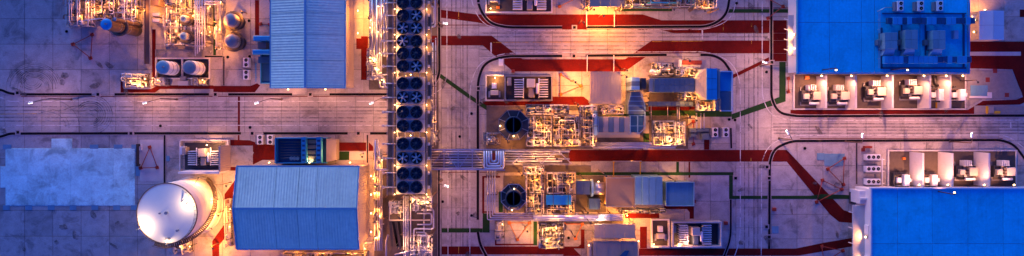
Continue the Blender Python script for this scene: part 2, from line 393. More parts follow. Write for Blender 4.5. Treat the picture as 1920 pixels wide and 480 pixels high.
def band(mb, pts, w, z0, z1=None, off=0.0):     # strip of width w (px) along photo polyline, offset sideways by off (px)
    P = [Vector(W(*p)[:2]) for p in pts]; w *= SC; off *= SC; Lf = []; Rt = []
    for i in range(len(P)):
        d1 = (P[i]-P[i-1]).normalized() if i else None; d2 = (P[i+1]-P[i]).normalized() if i < len(P)-1 else None
        d = ((d1 or d2) + (d2 or d1)).normalized(); n = Vector((-d.y, d.x)); c = max(.4, n.dot(Vector((-(d1 or d2).y, (d1 or d2).x))))
        Lf.append(P[i] + n*(off+w/2)/c); Rt.append(P[i] + n*(off-w/2)/c)
    k = len(P)
    if z1 is None:
        mb.add([(p.x,p.y,z0) for p in Rt] + [(p.x,p.y,z0) for p in Lf], [(i, i+1, k+i+1, k+i) for i in range(k-1)])
    else:
        vs = [(p.x,p.y,z) for z in (z0, z1) for q in (Rt, Lf) for p in q]; fs = []
        for i in range(k-1):
            fs += [(2*k+i, 2*k+i+1, 3*k+i+1, 3*k+i), (i, i+1, 2*k+i+1, 2*k+i), (k+i+1, k+i, 3*k+i, 3*k+i+1)]
        fs += [(0, 2*k, 3*k, k), (k-1, 2*k-1, 4*k-1, 3*k-1)]
        mb.add(vs, fs)
    return mb
def line(name, pts, w, m, r=0):
    struct(name, band(MB(), fillet(pts, r) if r else pts, w, nextz()), m)

# red walkways
paint('red_walkway', [
  R4(285,55,292,162), [(226,140),(232,140),(232,163),(236,166),(284,166),(296,160),(400,160),(400,167),(300,167),(290,174),(226,174)],
  [(400,161),(470,161),(482,156),(488,160),(478,173),(400,173)], R4(478,0,486,66), R4(446,180,450,248), R4(446,252,449,264),
  [(432,262),(468,263),(482,268),(520,273),(520,300),(492,300),(476,308),(464,308),(476,286),(464,273),(432,273)], R4(432,313,442,320),
  [(442,336),(421,364),(421,420),(398,452),(398,500),(411,500),(411,460),(437,426),(437,360),(450,345)],
  [(628,267),(692,267),(700,275),(700,283),(628,283)], R4(677,68,690,150), R4(668,72,677,92),
  [(825,18),(895,27),(1205,27),(1240,38),(1475,38),(1475,62),(1262,62),(1240,56),(960,55),(920,48),(895,42),(825,33)],
  [(806,67),(922,67),(980,111),(1172,111),(1222,76),(1475,76),(1475,100),(1220,100),(1172,134),(962,134),(905,85),(806,85)],
  R4(1449,62.3,1475,75.7), R4(1449,100.3,1475,115), [(1372,148),(1372,141),(1442,107),(1442,114)],
  R4(905,190,1033,198), [(1033,181),(1094,181),(1105,190),(1105,197),(1033,197)],
  [(1060,281),(1475,281),(1582,394),(1598,399),(1598,418),(1573,416),(1556,402),(1475,303),(1060,303)],
  R4(828,462,1056,477), [(1056,462),(1084,462),(1089,458),(1089,430),(1096,430),(1096,466),(1076,466),(1090,480),(1056,480)],
  [(1198,466),(1492,466),(1545,455),(1598,446),(1598,462),(1545,471),(1498,479),(1198,479)],
  R4(1200,425,1213,465.6), R4(1172,399,1236,409), [(1245,385.5),(1301,385.5),(1301,410),(1293,410),(1293,398),(1288,392),(1245,392)],
  R4(1320,262,1330,280.6), R4(1291,303.4,1294,333), R4(1216,200,1303,207),
  [(1482,206),(1815,206),(1843,189),(1905,187),(1960,165),(1960,175),(1912,196),(1850,197),(1822,216),(1482,216)],
  [(1813,78),(1960,78),(1960,160),(1918,182),(1898,130),(1813,128)],
  R4(1912,18,1960,32), R4(928,414,931,460), R4(931,457,1000,460), R4(904,330,908,400), R4(908,330,938,333), R4(908,396,925,399)], 'red_paint')
line('red_line', [(825,47),(918,47)], 1.3, 'red_paint'); line('red_line', [(40,180.6),(735,180.6)], 1.6, 'red_paint')
line('red_line', [(828,323),(920,323),(920,330)], 1.2, 'red_paint'); line('red_line', [(1372,15),(1478,15)], 1.5, 'red_paint')
line('red_line', [(1500,259.5),(1880,259.5)], 1.2, 'red_paint')
paint('concrete_strip', [R4(1813,97,1914,104.5)], 'pale_concrete')
# green walkways
line('green_walkway', [(806,128),(880,181),(925,211),(990,211)], 7, 'green_paint')
paint('green_walkway', [[(1372,214),(1461,182),(1461,116),(1473,116),(1473,190),(1372,224)], R4(1115,207,1303,217), R4(1303,207,1371.8,219),
  R4(1268,303.4,1273,323), R4(1080,323,1375,328.5), [(1367,328.7),(1374,328.7),(1374,367),(1520,367),(1540,364),(1598,366),(1598,373),(1367,373)],
  R4(828,428,904.8,436), R4(905,400,918,436), R4(1360,17,1478,24), R4(1000,415,1007,460), R4(400,0,405,105), R4(935,360,943,398),
  R4(630,284,656,300), R4(700,286,716,300), R4(1160,14,1260,21), R4(1206,250,1218,272)], 'green_paint')
# white and yellow road lines
for pts, r in (([(-40,183),(5,183),(16,190),(735,190)], 10), ([(-40,241),(5,241),(18,235),(735,235)], 10),
               ([(882,-40),(884,8),(905,46),(945,57),(1250,55.5),(1330,55),(1372,36),(1391,-40)], 30),
               ([(881,500),(881,160),(897,118),(940,100),(1080,98),(1330,97),(1372,116),(1388,150),(1388,450),(1370,500)], 30),
               ([(838,-40),(838,145),(830,165),(806,181)], 16), ([(840,500),(840,318)], 0), ([(840,280),(840,186)], 0),
               ([(1429,-40),(1429,185),(1446,218),(1484,226),(1980,225)], 24),
               ([(1427,500),(1428,300),(1442,272),(1478,254),(1890,253),(1935,290)], 22)):
    line('road_line', pts, 1.3, 'white_paint', r)
paint('stop_line', [R4(919.5,80,922,103), R4(1315.5,56.5,1318,76), R4(1893.5,229,1896,240), R4(1616,252,1618.5,262)], 'white_paint')
for pts in ([(0,214),(70,213)], [(921,79.5),(1150,78.5)], [(1150,78.5),(1320,77)], [(860,20),(860,36)], [(860,462),(860,478)], [(1356,45),(1356,60)], [(1409,43),(1409,50)], [(1409,75),(1409,82)], [(1408,296),(1408,302)]):
    line('yellow_line', pts, 1.0, 'yellow_paint')
# drains: sunk dark channel between two kerb lips, with square inlet covers
def drain(pts, r=0, w=4.6):
    q = fillet(pts, r) if r else pts; z = nextz() + .004
    o = struct('drain_channel', band(MB(), q, w, z), 'drain')
    for s in (1, -1): struct('kerb', band(MB(), q, 1.0, -.02, .10, s*(w/2+.5)), 'kerb', o)
drain([(-40,166),(2,168),(18,175.5),(45,177),(172,177)], 12); drain([(215,177),(392,177)]); drain([(428,177),(548,177)]); drain([(618,177),(735,177)])
drain([(-40,262),(4,256),(18,250.5),(240,250)], 10); drain([(252,250),(452,250)]); drain([(494,250),(652,250)]); drain([(694,250),(735,250)])
drain([(894,-40),(897,14),(918,44),(950,51.5),(1054,51.5)], 26); drain([(1100,51.2),(1330,50),(1362,30),(1374,-40)], 26)
drain([(896,412),(896,150),(908,118),(944,105.5),(1054,105)], 26); drain([(1098,104.5),(1250,103)]); drain([(1313,103),(1335,103),(1355,112),(1371,136)], 14)
drain([(896,435),(900,458),(918,492)], 12); drain([(823,-40),(824,142),(808,166)], 14); drain([(823,318),(823,500)], 0, 3.6)
drain([(1446,-40),(1446,186),(1460,212),(1492,218),(1980,216.5)], 20)
drain([(1442,466),(1443,302),(1452,279),(1482,264.5),(1878,262.5),(1902,272),(1930,310)], 20)
drain([(1370,374),(1370,448),(1354,490)], 20, 3.6); drain([(309,253),(309,345)], 0, 3.4); drain([(689,253),(689,305)], 0, 2.4)
drain([(1606,266),(1606,345)], 0, 2.4); drain([(1370,240),(1371,278)], 0, 3.4); drain([(420,106),(420,160)], 0, 2.6); drain([(384,106),(418,106)], 0, 2.6)
for x, y in ((33,174),(184,177),(404,177),(582,177),(34,248),(246,250),(473,250),(672,250),(897,2),(1077,51.5),(897,166),(1076,105),(1447,117),(1442,334),(1379,334),(1438,313),(1437,425),(1442,444)):
    z = nextz() + .01; a, b, c, d = prect(x-5, y-4.5, x+5, y+4.5, 0)
    o = struct('drain_inlet', MB().box(a, b, c, d, -.05, z + .02), 'kerb'); a, b, c, d = prect(x-2.6, y-2.6, x+2.6, y+2.6, 0)
    struct('inlet_grate', MB().box(a, b, c, d, 0, z + .05), 'drain', o)
for x, y in ((125,59),(301,236),(469,239),(468,106),(427,107),(467,39),(828,316),(830,378),(884,213),(884,404),(862,256),(862,316),(1381,6),(1437,135),(1509,278),(1367,224),(1378,225),(1066,446)):
    z = nextz() + .008; p = W(x, y); struct('manhole_cover', MB().cyl(p, .33, -.03, z + .02, 14), 'drain')
# skid marks on the western yard and road
def arc_marks(cx, cy, rs, a0, a1, w):
    for k, r in enumerate(rs):
        b0, b1 = a0 + rnd.uniform(-15, 15), a1 + rnd.uniform(-25, 25)
        pts = [(cx + r*math.cos(math.radians(b0+(b1-b0)*i/24)), cy - r*.9*math.sin(math.radians(b0+(b1-b0)*i/24))) for i in range(25)]
        line('skid_mark', pts, w*rnd.uniform(.5, 1), 'tyre_rubber')
m = M['tyre_rubber']; nt = m.node_tree; m.blend_method = 'BLEND' if hasattr(m, 'blend_method') else None
tr = nt.nodes.new('ShaderNodeBsdfTransparent'); ms = nt.nodes.new('ShaderNodeMixShader'); tn = nt.nodes.new('ShaderNodeTexNoise'); tn.inputs['Scale'].default_value = .7
tg = nt.nodes.new('ShaderNodeNewGeometry'); rr = nt.nodes.new('ShaderNodeValToRGB'); rr.color_ramp.elements[0].position = .3; rr.color_ramp.elements[1].position = .7; rr.color_ramp.elements[1].color = (.75,.75,.75,1)
nt.links.new(tg.outputs['Position'], tn.inputs['Vector']); nt.links.new(tn.outputs['Fac'], rr.inputs[0]); nt.links.new(rr.outputs[0], ms.inputs[0])
nt.links.new(tr.outputs[0], ms.inputs[1]); nt.links.new(nt.nodes['Principled BSDF'].outputs[0], ms.inputs[2]); nt.links.new(ms.outputs[0], nt.nodes['Material Output'].inputs['Surface'])
arc_marks(64, 165, (22, 25, 28, 31, 35, 38, 41, 45, 49, 52), 10, 170, 1.8); arc_marks(170, 215, (14, 17, 20, 24, 28, 33, 37, 41), -80, 130, 1.7); arc_marks(60, 150, (12, 16, 20), 120, 330, 1.6); arc_marks(150, 245, (40, 47, 52), 40, 120, 1.3); arc_marks(90, 240, (34, 40, 60), -10, 100, 1.2)
# plinths and pads
def pad(name, a, b, c, d, z=.06, m='pale_concrete', chamf=.02):
    x0, x1, y0, y1 = prect(a, b, c, d, z); return struct(name, MB().chbox(x0, x1, y0, y1, -.1, z + rnd.uniform(0, .01), chamf), m)
base = struct('foundation_pad', MB().chbox(*prect(10, 278, 253, 386, .08), -.1, .05, .02), 'pad_concrete')
nx = 6
for i in range(nx):
    for j in range(2):
        x0, x1, y0, y1 = prect(11 + i*241/nx, 279 + j*50, 11 + (i+1)*241/nx, 279 + (50 if j == 0 else 106), .25)
        struct('concrete_slab', MB().chbox(x0+.03, x1-.03, y0+.03, y1-.03, .02, .08 + rnd.uniform(0, .006), .015), 'pad_concrete', base)
for a, b, c, d in [(96,260,135,279),(0,312,12,352)] + [(x, 385, x+13, 394) for x in (5, 47, 89, 130, 171, 212, 245)] + [(x, 271, x+16, 280) for x in (5, 168, 213)] + [(246,271,260,285),(254,312,262,330)]:
    x0, x1, y0, y1 = prect(a, b, c, d, .12); struct('footing', MB().chbox(x0, x1, y0, y1, -.1, .055, .02), 'pad_concrete' if a in (96, 0) else 'blue_plate', base)
for r in ((262,262,310,340),):
    pad('plinth', *r, .03)
pad('plinth', 1108,302,1200,322,.03, 'concrete'); pad('plinth', 430,273,474,312,.03, 'concrete'); pad('plinth', 655,284,690,300,.05)
pad('plinth', 1546,288,1584,311,.09,'blue_plate'); pad('plinth', 1532,287,1546,300,.09,'blue_plate'); pad('plinth', 1120,248,1200,258,.3)
pad('plinth', 1277,112,1315,124,.03); pad('plinth', 935,110,945,125,.06); pad('plinth', 308,292,318,302,.05,'blue_plate'); pad('plinth', 1448,424,1460,437,.06,'blue_plate')
for x, y in ((1866,133),(1852,150),(1888,178),(1852,149)): pad('plinth', x-4, y-4, x+4, y+4, .12, 'red_steel')
paint('dark_floor', [R4(692,-50,735,168), R4(702,300,735,520), R4(912,199,1032,279), R4(1032,198,1216,206.5), R4(1032,218,1206,279), R4(1217,217.5,1290,279), R4(932,310,1108,322.5), R4(944,329,1136,398), R4(919,400,1000,413), R4(1008,400,1168,420), R4(1217,144,1303,199.5)], 'dark_concrete')  # darker concrete sheets, laid so the pipework above stands out
paint('gravel_bed', [[(1813,132),(1896,132),(1916,176),(1908,186),(1842,186),(1815,200)], [(1826,198),(1912,198),(1940,205),(1940,213),(1826,213)]], 'pale_gravel')
paint('gravel_bed', [[(1490,140),(1812,140),(1812,204),(1490,204)],
   [(1668,284),(1905,284),(1905,349),(1668,349)], R4(910,140,1032,188), R4(911,-20,1036,24), R4(1222,412,1256,463)], 'gravel')

# oil and damp stains, wheel tracks
for k in range(46):
    x, y = rnd.choice(((rnd.uniform(0,260), rnd.uniform(100,175)), (rnd.uniform(0,250), rnd.uniform(395,480)), (rnd.uniform(830,895), rnd.uniform(0,480)), (rnd.uniform(1380,1445), rnd.uniform(0,480)), (rnd.uniform(1450,1600), rnd.uniform(268,480)), (rnd.uniform(0,1900), rnd.uniform(180,248))))
    if 735 < x < 828: continue
    a, b = rnd.uniform(3, 11), rnd.uniform(2, 6); th = rnd.uniform(0, 3.14); z = nextz() + .02; n = 14; P = []
    for i in range(n):
        g = 2*math.pi*i/n; q = rnd.uniform(.75, 1.2); u, v = a*q*math.cos(g), b*q*math.sin(g); w = W(x + u*math.cos(th) - v*math.sin(th), y + u*math.sin(th) + v*math.cos(th)); P.append((w.x, w.y, z))
    struct('oil_stain', MB().add(P, [tuple(range(n))[::-1]]), 'oil_stain')
_tz = [0.0012]
def track(pts, w):
    _tz[0] += .00012; struct('wheel_track', band(MB(), pts, w, _tz[0]), 'wheel_dust')
for y in (200, 207, 220, 227): track([(-40, y), (735, y + 1)], 2.6)
for y in (62, 69, 86, 93): track([(900, y), (1440, y)], 2.4)
for y in (232, 238, 244, 250): track([(1450, y), (1980, y)], 2.4)
for x in (847, 855, 868, 876, 1396, 1404, 1414, 1421): track([(x, -40), (x, 520)], 2.2)

# ================================================================== BUILDINGS
def gable_hall(name, label, rect, ze, zr, axis, ridge_px, seams, lamps=()):
    x0, x1, y0, y1 = prect(*rect, ze)
    t = thing(name, label, 'building', ((x0+x1)/2, (y0+y1)/2, 0)); e = .35
    a, b, c, d = x0+e, x1-e, y0+e, y1-e
    if axis == 'y':
        rx = W(ridge_px, 0, zr).x; S = [W(0, s, ze).y for s in seams]
        w = MB().add([(a,c,0),(b,c,0),(b,d,0),(a,d,0),(a,c,ze-.15),(b,c,ze-.15),(b,d,ze-.15),(a,d,ze-.15),(rx,c,zr-.2),(rx,d,zr-.2)],
                     [(0,1,5,8,4),(2,3,7,9,6),(1,2,6,5),(3,0,4,7)])
        part('wall', w, 'wall_clad', t)
        for s0, s1 in zip(S, S[1:]):
            for ex, sg in ((x0, -1), (x1, 1)):
                q = [(ex, s1+.04, ze), (rx+sg*.04, s1+.04, zr), (rx+sg*.04, s0-.04, zr), (ex, s0-.04, ze)]
                part('roof_panel', MB().quadslab(*(q if sg < 0 else [q[1], q[0], q[3], q[2]]), .1), 'roof_blue_y', t)
        under = MB()
        for ex, sg in ((x0+.1, -1), (x1-.1, 1)):
            q = [(ex, y0+.1, ze-.08), (rx, y0+.1, zr-.08), (rx, y1-.1, zr-.08), (ex, y1-.1, ze-.08)]
            under.quadslab(*(q if sg < 0 else [q[1], q[0], q[3], q[2]]), .05)
        part('roof_deck', under, 'steel_dark', t)
        part('ridge_cap', MB().box(rx-.22, rx+.22, y0, y1, zr-.06, zr+.06), 'trim_blue', t)
        for ex, sg in ((x0, -1), (x1, 1)): part('gutter', MB().box(ex, ex+sg*.28, y0-.1, y1+.1, ze-.3, ze+.02), 'trim_blue', t)
        tr = MB()
        for yy in (y0, y1):
            for ex in (x0, x1): tr.bar((ex, yy, ze+.03), (rx, yy, zr+.05), .22)
        part('verge_trim', tr, 'trim_blue', t)
    else:
        ry = W(0, ridge_px, zr).y; S = [W(s, 0, ze).x for s in seams]
        w = MB().add([(a,c,0),(b,c,0),(b,d,0),(a,d,0),(a,c,ze-.15),(b,c,ze-.15),(b,d,ze-.15),(a,d,ze-.15),(a,ry,zr-.2),(b,ry,zr-.2)],
                     [(0,1,5,4),(2,3,7,6),(1,2,6,9,5),(3,0,4,8,7)])
        part('wall', w, 'wall_clad', t)
        for s0, s1 in zip(S, S[1:]):
            part('roof_panel', MB().quadslab((s0+.04, y0, ze), (s1-.04, y0, ze), (s1-.04, ry-.04, zr), (s0+.04, ry-.04, zr), .1), 'roof_blue', t)
            part('roof_panel', MB().quadslab((s0+.04, ry+.04, zr), (s1-.04, ry+.04, zr), (s1-.04, y1, ze), (s0+.04, y1, ze), .1), 'roof_blue', t)
        u = MB().quadslab((x0+.1, y0+.1, ze-.08), (x1-.1, y0+.1, ze-.08), (x1-.1, ry, zr-.08), (x0+.1, ry, zr-.08), .05)
        u.quadslab((x0+.1, ry, zr-.08), (x1-.1, ry, zr-.08), (x1-.1, y1-.1, ze-.08), (x0+.1, y1-.1, ze-.08), .05)
        part('roof_deck', u, 'steel_dark', t)
        part('ridge_cap', MB().box(x0, x1, ry-.22, ry+.22, zr-.06, zr+.06), 'trim_blue', t)
        for ey, sg in ((y0, -1), (y1, 1)): part('gutter', MB().box(x0-.1, x1+.1, ey, ey+sg*.3, ze-.3, ze+.02), 'trim_blue', t)
        tr = MB()
        for xx in (x0, x1):
            for ey in (y0, y1): tr.bar((xx, ey, ze+.03), (xx, ry, zr+.05), .26)
        part('verge_trim', tr, 'trim_blue', t)
    return t
hallA = gable_hall('process_hall', 'pale blue gabled metal hall with its ridge running down the picture', (508,-46,646,165), 10, 12.2, 'y', 572, (-46,-15,25,66,114,165))
hallB = gable_hall('process_hall', 'largest pale blue gabled hall beside the white storage tank', (444,313,673,466), 12, 14.0, 'x', 391, (444,519,562,596,673))
# lamps on the hall walls
for y, c, pw in ((20, SODIUM, 2600), (62, SODIUM, 1500)):
    p = W(668, y, 4.5); flood(hallA, (p.x+.2, p.y, 4.5), (p.x+4, p.y, 0), pw, c, 150)
for x in (540, 610):
    p = W(x, 167, 5); flood(hallA, (p.x, W(0,165,10).y+.0, 5), (p.x, p.y-6, 0), 700, PEACH, 150)
for y in (330, 365, 400, 435):
    p = W(697, y, 4.2); flood(hallB, (p.x-.3, p.y, 4.2), (p.x+3, p.y, 0), 420, SODIUM, 150)
for x in (470, 530, 590, 650):
    p = W(x, 446, 3.6); flood(hallB, (W(x,466,12).x, W(0,466,12).y-.1, 3.6), (p.x, p.y-4, 0), 500, SODIUM, 150)
for x in (480, 560, 640):
    p = W(x, 305, 4); flood(hallB, (W(x,313,12).x, W(0,313,12).y+.2, 4), (p.x, p.y+4, 0), 420, WARM, 150)
for y in (360, 420):
    p = W(480, y, 3); flood(hallB, (W(444,0,12).x-.2, p.y, 3.6), (p.x-10, p.y, 0), 900, SODIUM, 150)

def flat_block(name, label, rect, h, vx, hy, edge, wall='white_clad', m='deep_blue', par=.35):
    x0, x1, y0, y1 = prect(*rect, h)
    t = thing(name, label, 'building', ((x0+x1)/2, (y0+y1)/2, 0))
    part('wall', MB().box(x0+.25, x1-.25, y0+.25, y1-.25, 0, h-.12), wall, t)
    X = [x0] + [W(v, 0, h).x for v in vx] + [x1]; Y = sorted([y0] + [W(0, v, h).y for v in hy] + [y1])
    for a, b in zip(X, X[1:]):
        for c, d in zip(Y, Y[1:]):
            part('roof_panel', MB().box(a+.05, b-.05, c+.05, d-.05, h-.12, h), m, t)
    k = .3; e = MB()
    part('parapet', MB().box(x0-.05, x1+.05, y0-k, y0, h-.4, h+par), edge, t); part('parapet', MB().box(x0-.05, x1+.05, y1, y1+k, h-.4, h+par), edge, t)
    part('parapet', MB().box(x0-k-.05, x0-.05, y0-k, y1+k, h-.4, h+par), edge, t); part('parapet', MB().box(x1+.05, x1+k+.05, y0-k, y1+k, h-.4, h+par), edge, t)
    return t
blkC = flat_block('control_block', 'flat deep blue roofed block carrying air ducts and air handlers', (1497,-50,1814,136), 6.2, (1555,1615,1640,1725), (42,), 'sky_blue_sheet')
blkD = flat_block('switchgear_block', 'flat deep blue roofed block at the edge with plain panelled roof', (1634,354,1990,540), 7.5, (1683,1748,1815,1881,1945), (457,), 'white_clad')
for blk, xs, yy, hh, sg, pw in ((blkC, (1541, 1597, 1664, 1733, 1775, 1806), W(0,136,6.2).y-.25, 5.3, -1, 1900), (blkD, (1724, 1778, 1846, 1902), W(0,354,7.5).y+.25, 5.8, 1, 1500)):
    for x in xs:                                 # floodlights on brackets at the roof edge
        p = W(x, 150, hh); part('lamp_bracket', MB().tube([(p.x, yy-sg*.1, hh-.6), (p.x, yy+sg*.3, hh)], .06, 6), 'steel_dark', blk)
        flood(blk, (p.x, yy+sg*.3, hh), (p.x-4, yy+sg*11, 0), pw, PEACH, 150)
for blk, x, yy, sg, zb, hh, pw in ((blkC, 1702, W(0,136,6.2).y+.6, -1, 6.2, 12.5, 8000), (blkC, 1568, W(0,136,6.2).y+.6, -1, 6.2, 12.5, 5000), (blkD, 1790, W(0,354,7.5).y-.6, 1, 7.5, 13, 7000)):
    p = W(x, 150, hh); part('light_pole', MB().lathe((p.x, yy), [(.14, zb-.1), (.09, hh)], 8), 'steel_dark', blk)
    flood(blk, (p.x, yy+sg*.3, hh), (p.x, yy+sg*12.5, 0), pw, PEACH, 90)
# entrance canopies and wall fittings on the west side of both blocks
for blk, r, h, nm in ((blkC, (1478,28,1496,104), 3.2, 'C'), (blkD, (1599,385,1622,500), 4.2, 'D')):
    x0, x1, y0, y1 = prect(*r, h); part('canopy', MB().chbox(x0, x1, y0, y1, h-.3, h, .05), 'pale_concrete', blk)
    wx = W(1634 if nm == 'D' else 1497, 0, 7.5 if nm == 'D' else 6.2).x
    for k in range(4):
        yy = y0 + (y1-y0)*(k+.5)/4; part('wall_bracket', MB().bar((x0-.9, yy+.3, h-.15), (x0+.1, yy, h-.1), .14), 'white_box', blk)
        if k % 2 == 0: part('wall_panel', MB().box(wx-.12, wx+.3, yy-1, yy+1, h+.5, h+2.2), 'white_box', blk)
    flood(blk, (wx-.1, (y0+y1)/2, h+1.3), (x0, (y0+y1)/2, h), 500, WARM, 150)
    flood(blk, (wx-.1, y0+1.5, h+1.3), (x0, y0+1.5, h), 350, WARM, 150)
x0, x1, y0, y1 = prect(1612,358,1628,382,4.5); part('stair_tower', MB().chbox(x0, x1, y0, y1, 0, 4.5, .05).box(x0-.02,x1-.4,y0+1,y0+1.4,4.5,5.2), 'white_clad', blkD)
part('grate_ramp', MB().pbox(1594,360,1611,382,0,.5), 'steel_dark', blkD)
# rooftop plant on block C
hC = 6.2
for i, (r, lab) in enumerate((((1665,32,1830,46), 'long rooftop air duct between the condensers and air handlers'), ((1658,105,1823,119), 'long rooftop air duct along the front parapet'))):
    x0, x1, y0, y1 = prect(*r, hC+1.8); t = thing('air_duct', lab, 'duct', ((x0+x1)/2, (y0+y1)/2, hC), 'rooftop ducts')
    n = 18; xs = [x0 + (x1-x0)*k/n for k in range(n+1)]
    for k in range(n):
        dk = rnd.random() < .4
        part('duct_section', MB().chbox(xs[k]+.03, xs[k+1]-.03, y0 + (.25 if dk else 0), y1 - (.12 if dk else 0), hC+.9 - (0.05 if dk else 0), hC+1.8 - (.12 if dk else 0), .05), 'navy_steel' if dk else 'sky_blue_sheet', t)
        if k % 3 == 1: part('support', MB().box(xs[k]+.2, xs[k]+.4, y0+.3, y1-.3, hC, hC+.9), 'steel_dark', t)
for i, (a, b, c, d) in enumerate(((1659,61,1683,92),(1697,56,1721,92),(1749,57,1773,92))):
    x0, x1, y0, y1 = prect(a, b, c, d, hC+2.4)
    t = thing('air_handler', ORD[i] + ' box air handler from the roof panels, between the two long ducts', 'air handler', ((x0+x1)/2, (y0+y1)/2, hC), 'rooftop air handlers')
    for k in range(2):
        for j in range(2):
            xa, xb = x0+(x1-x0)*k/2, x0+(x1-x0)*(k+1)/2; ya, yb = y0+(y1-y0)*j/2, y0+(y1-y0)*(j+1)/2
            part('casing_panel', MB().chbox(xa+.02, xb-.02, ya+.02, yb-.02, hC+.25, hC+2.4, .04), 'steel_blue', t)
    part('base_frame', MB().box(x0-.1, x1+.1, y0-.1, y1+.1, hC, hC+.25), 'steel_dark', t)
    part('outlet_hood', MB().add([(x0+.4,y0,hC+2),(x1-.4,y0,hC+2),(x1-.1,y0-1.3,hC+1.2),(x0+.1,y0-1.3,hC+1.2),(x0+.4,y0,hC+.4),(x1-.4,y0,hC+.4),(x1-.1,y0-1.3,hC+.4),(x0+.1,y0-1.3,hC+.4)],
        [(3,2,1,0),(4,5,6,7),(0,4,7,3),(1,2,6,5),(2,3,7,6)]), 'trim_blue', t)
    part('fan_box', MB().chbox(x0-.9, x0-.05, y0+1, y0+2.2, hC, hC+1.1, .1), 'panel_blue', t)
t = thing('roof_platform', 'dark blue raised plant platform frame on the deep blue roof', 'platform', W(1735,80,hC))
for q in ((1652,52,1655,128),(1652,126,1812,129),(1655,24,1812,26),(1806,26,1809,126),(1735,47,1737,104),(1690,47,1692,104)): part('beam', MB().pbox(*q, hC+.005, hC+.25), 'navy_steel', t)
part('handrail', MB().rail([W(1645,20,hC)[:2], W(1645,128,hC)[:2]], hC, 1.1, 2, .05, True, False), 'trim_blue', t)
part('conduit', MB().tube([W(1645,22,hC+.3), W(1660,14,hC+.3), W(1678,14,hC+.3)], .08), 'clad', t)
for q in ((1790,57,1797,72),): single('vent_cowl', MB().pbox(*q, hC, hC+1.1), 'trim_blue', 'small box vent cowl standing alone on the deep blue roof', 'vent')

# small grey gabled shelter at the far corner
x0, x1, y0, y1 = prect(1836,20,1883,75,4.2); t = thing('shelter', 'small grey panelled shelter next to the ducted deep blue block', 'shelter', ((x0+x1)/2, (y0+y1)/2, 0))
part('wall', MB().box(x0+.1, x1-.1, y0+.1, y1-.1, 0, 4), 'wall_clad', t)
for k in range(2):
    for j in range(2):
        xa, xb = x0 + (x1-x0)*j/2, x0 + (x1-x0)*(j+1)/2; ya, yb = y0+(y1-y0)*k/2, y0+(y1-y0)*(k+1)/2; za, zb = (4.2, 4.7) if j == 0 else (4.7, 4.2)
        part('roof_panel', MB().quadslab((xa+.03,ya+.03,za),(xb-.03,ya+.03,zb),(xb-.03,yb-.03,zb),(xa+.03,yb-.03,za),.12), 'white_clad', t)
part('entry_hood', MB().quadslab(W(1822,38,2.6), W(1834,38,3), W(1834,28,3), W(1822,28,2.6), .1), 'white_clad', t)
flood(t, (x0-.2, y1-2, 3.3), (x0-4, y1-1, 0), 1300, WARM, 150); flood(t, (x0-.2, y0+2, 3.0), (x0-4, y0+2, 0), 700, WARM, 150); flood(t, (x0+2, y1+.2, 3.3), (x0+2, y1+5, 0), 1300, SODIUM, 150)

# blue annex of hall A and blue skid above hall B
p = W(491,110,5); t = thing('filter_annex', 'blue steel annex with two raised ducts against the ridged hall', 'annex', (p.x, p.y, 0))
x0, x1, y0, y1 = prect(482,66,508,156,3.4); x1 = W(508,0,10).x - .3
part('base_tray', MB().box(x0, x1, y0, y1, 0, 1.0), 'navy_steel', t)
part('tray_rim', MB().box(x0, x0+.2, y0, y1, 1.0, 1.5).box(x0, x1, y0, y0+.2, 1.0, 1.5).box(x0, x1, y1-.2, y1, 1.0, 1.5), 'sky_blue_sheet', t)
for a, b, c, d in ((474,67,506,76),(473,93,506,102)):
    X0, X1, Y0, Y1 = prect(a, b, c, d, 5); part('duct', MB().chbox(X0, X1, Y0, Y1, 3.4, 5, .15), 'sky_blue_sheet', t)
    part('duct_leg', MB().box(X0+.6, X0+1, Y0+.2, Y1-.2, 0, 3.4), 'navy_steel', t)
part('machine_box', MB().pbox(483,79,499,91,1.0,3.2), 'panel_blue', t); part('machine_box', MB().pbox(484,106,505,118,1.0,2.2), 'navy_steel', t)
part('ladder', MB().rail([W(482,120,1.2)[:2], W(482,154,1.2)[:2]], 1.2, 1.0, 1, .05, True, False), 'sky_blue_sheet', t)

p = W(560,283,4); t = thing('cooler_skid', 'blue steel cooler skid beside the twin fan units above the large hall', 'skid', (p.x, p.y, 0))
x0, x1, y0, y1 = prect(516,259,611,306,4.4)
part('tray', MB().box(x0, x1, y0, y1, 0, 2.6), 'navy_steel', t)
part('rim', MB().box(x0-.1, x0+.1, y0, y1, 2.6, 4.4).box(x0, x1, y1-.1, y1+.1, 2.6, 4.4).box(x0, x1, y0-.1, y0+.1, 2.6, 3.8), 'sky_blue_sheet', t)
for a, c in ((565,573),(593,602)):
    part('cross_duct', MB().pbox(a, 257, c, 305, 3.4, 4.9), 'sky_blue_sheet', t)
    for k in range(5): part('duct_slot', MB().pbox(a+1.5, 262+k*9, c-1.5, 266+k*9, 4.9, 4.93), 'navy_steel', t)
for k in range(7): part('tube_bundle', MB().tube([W(526,266+k*5,3), W(563,266+k*5,3)], .12), 'panel_blue', t)
for k in range(3): part('valve', MB().wheel(W(546+k*6,297,3.4), .35, .06).cyl(W(546+k*6,297,3), .1, 2.6, 3.4, 6), 'trim_blue', t)
for k in range(4): part('plate', MB().pbox(576,262+k*10,592,269+k*10,2.6,3.1), 'panel_blue', t)
part('end_hood', MB().add([(x1,y0+.2,0),(x1+1.9,y0+.6,0),(x1+1.9,y1-.4,0),(x1,y1-.2,0),(x1,y0+.2,4),(x1+1.9,y0+.6,2.6),(x1+1.9,y1-.4,2.6),(x1,y1-.2,4)], [(4,5,6,7),(0,1,5,4),(1,2,6,5),(2,3,7,6)]), 'panel_mauve', t)
lamp(t, 627, 282, 2.4, 700, WARM, 0)
part('duct_leg', MB().pbox(622,262,630,302,0,1.2), 'steel_brown', t)

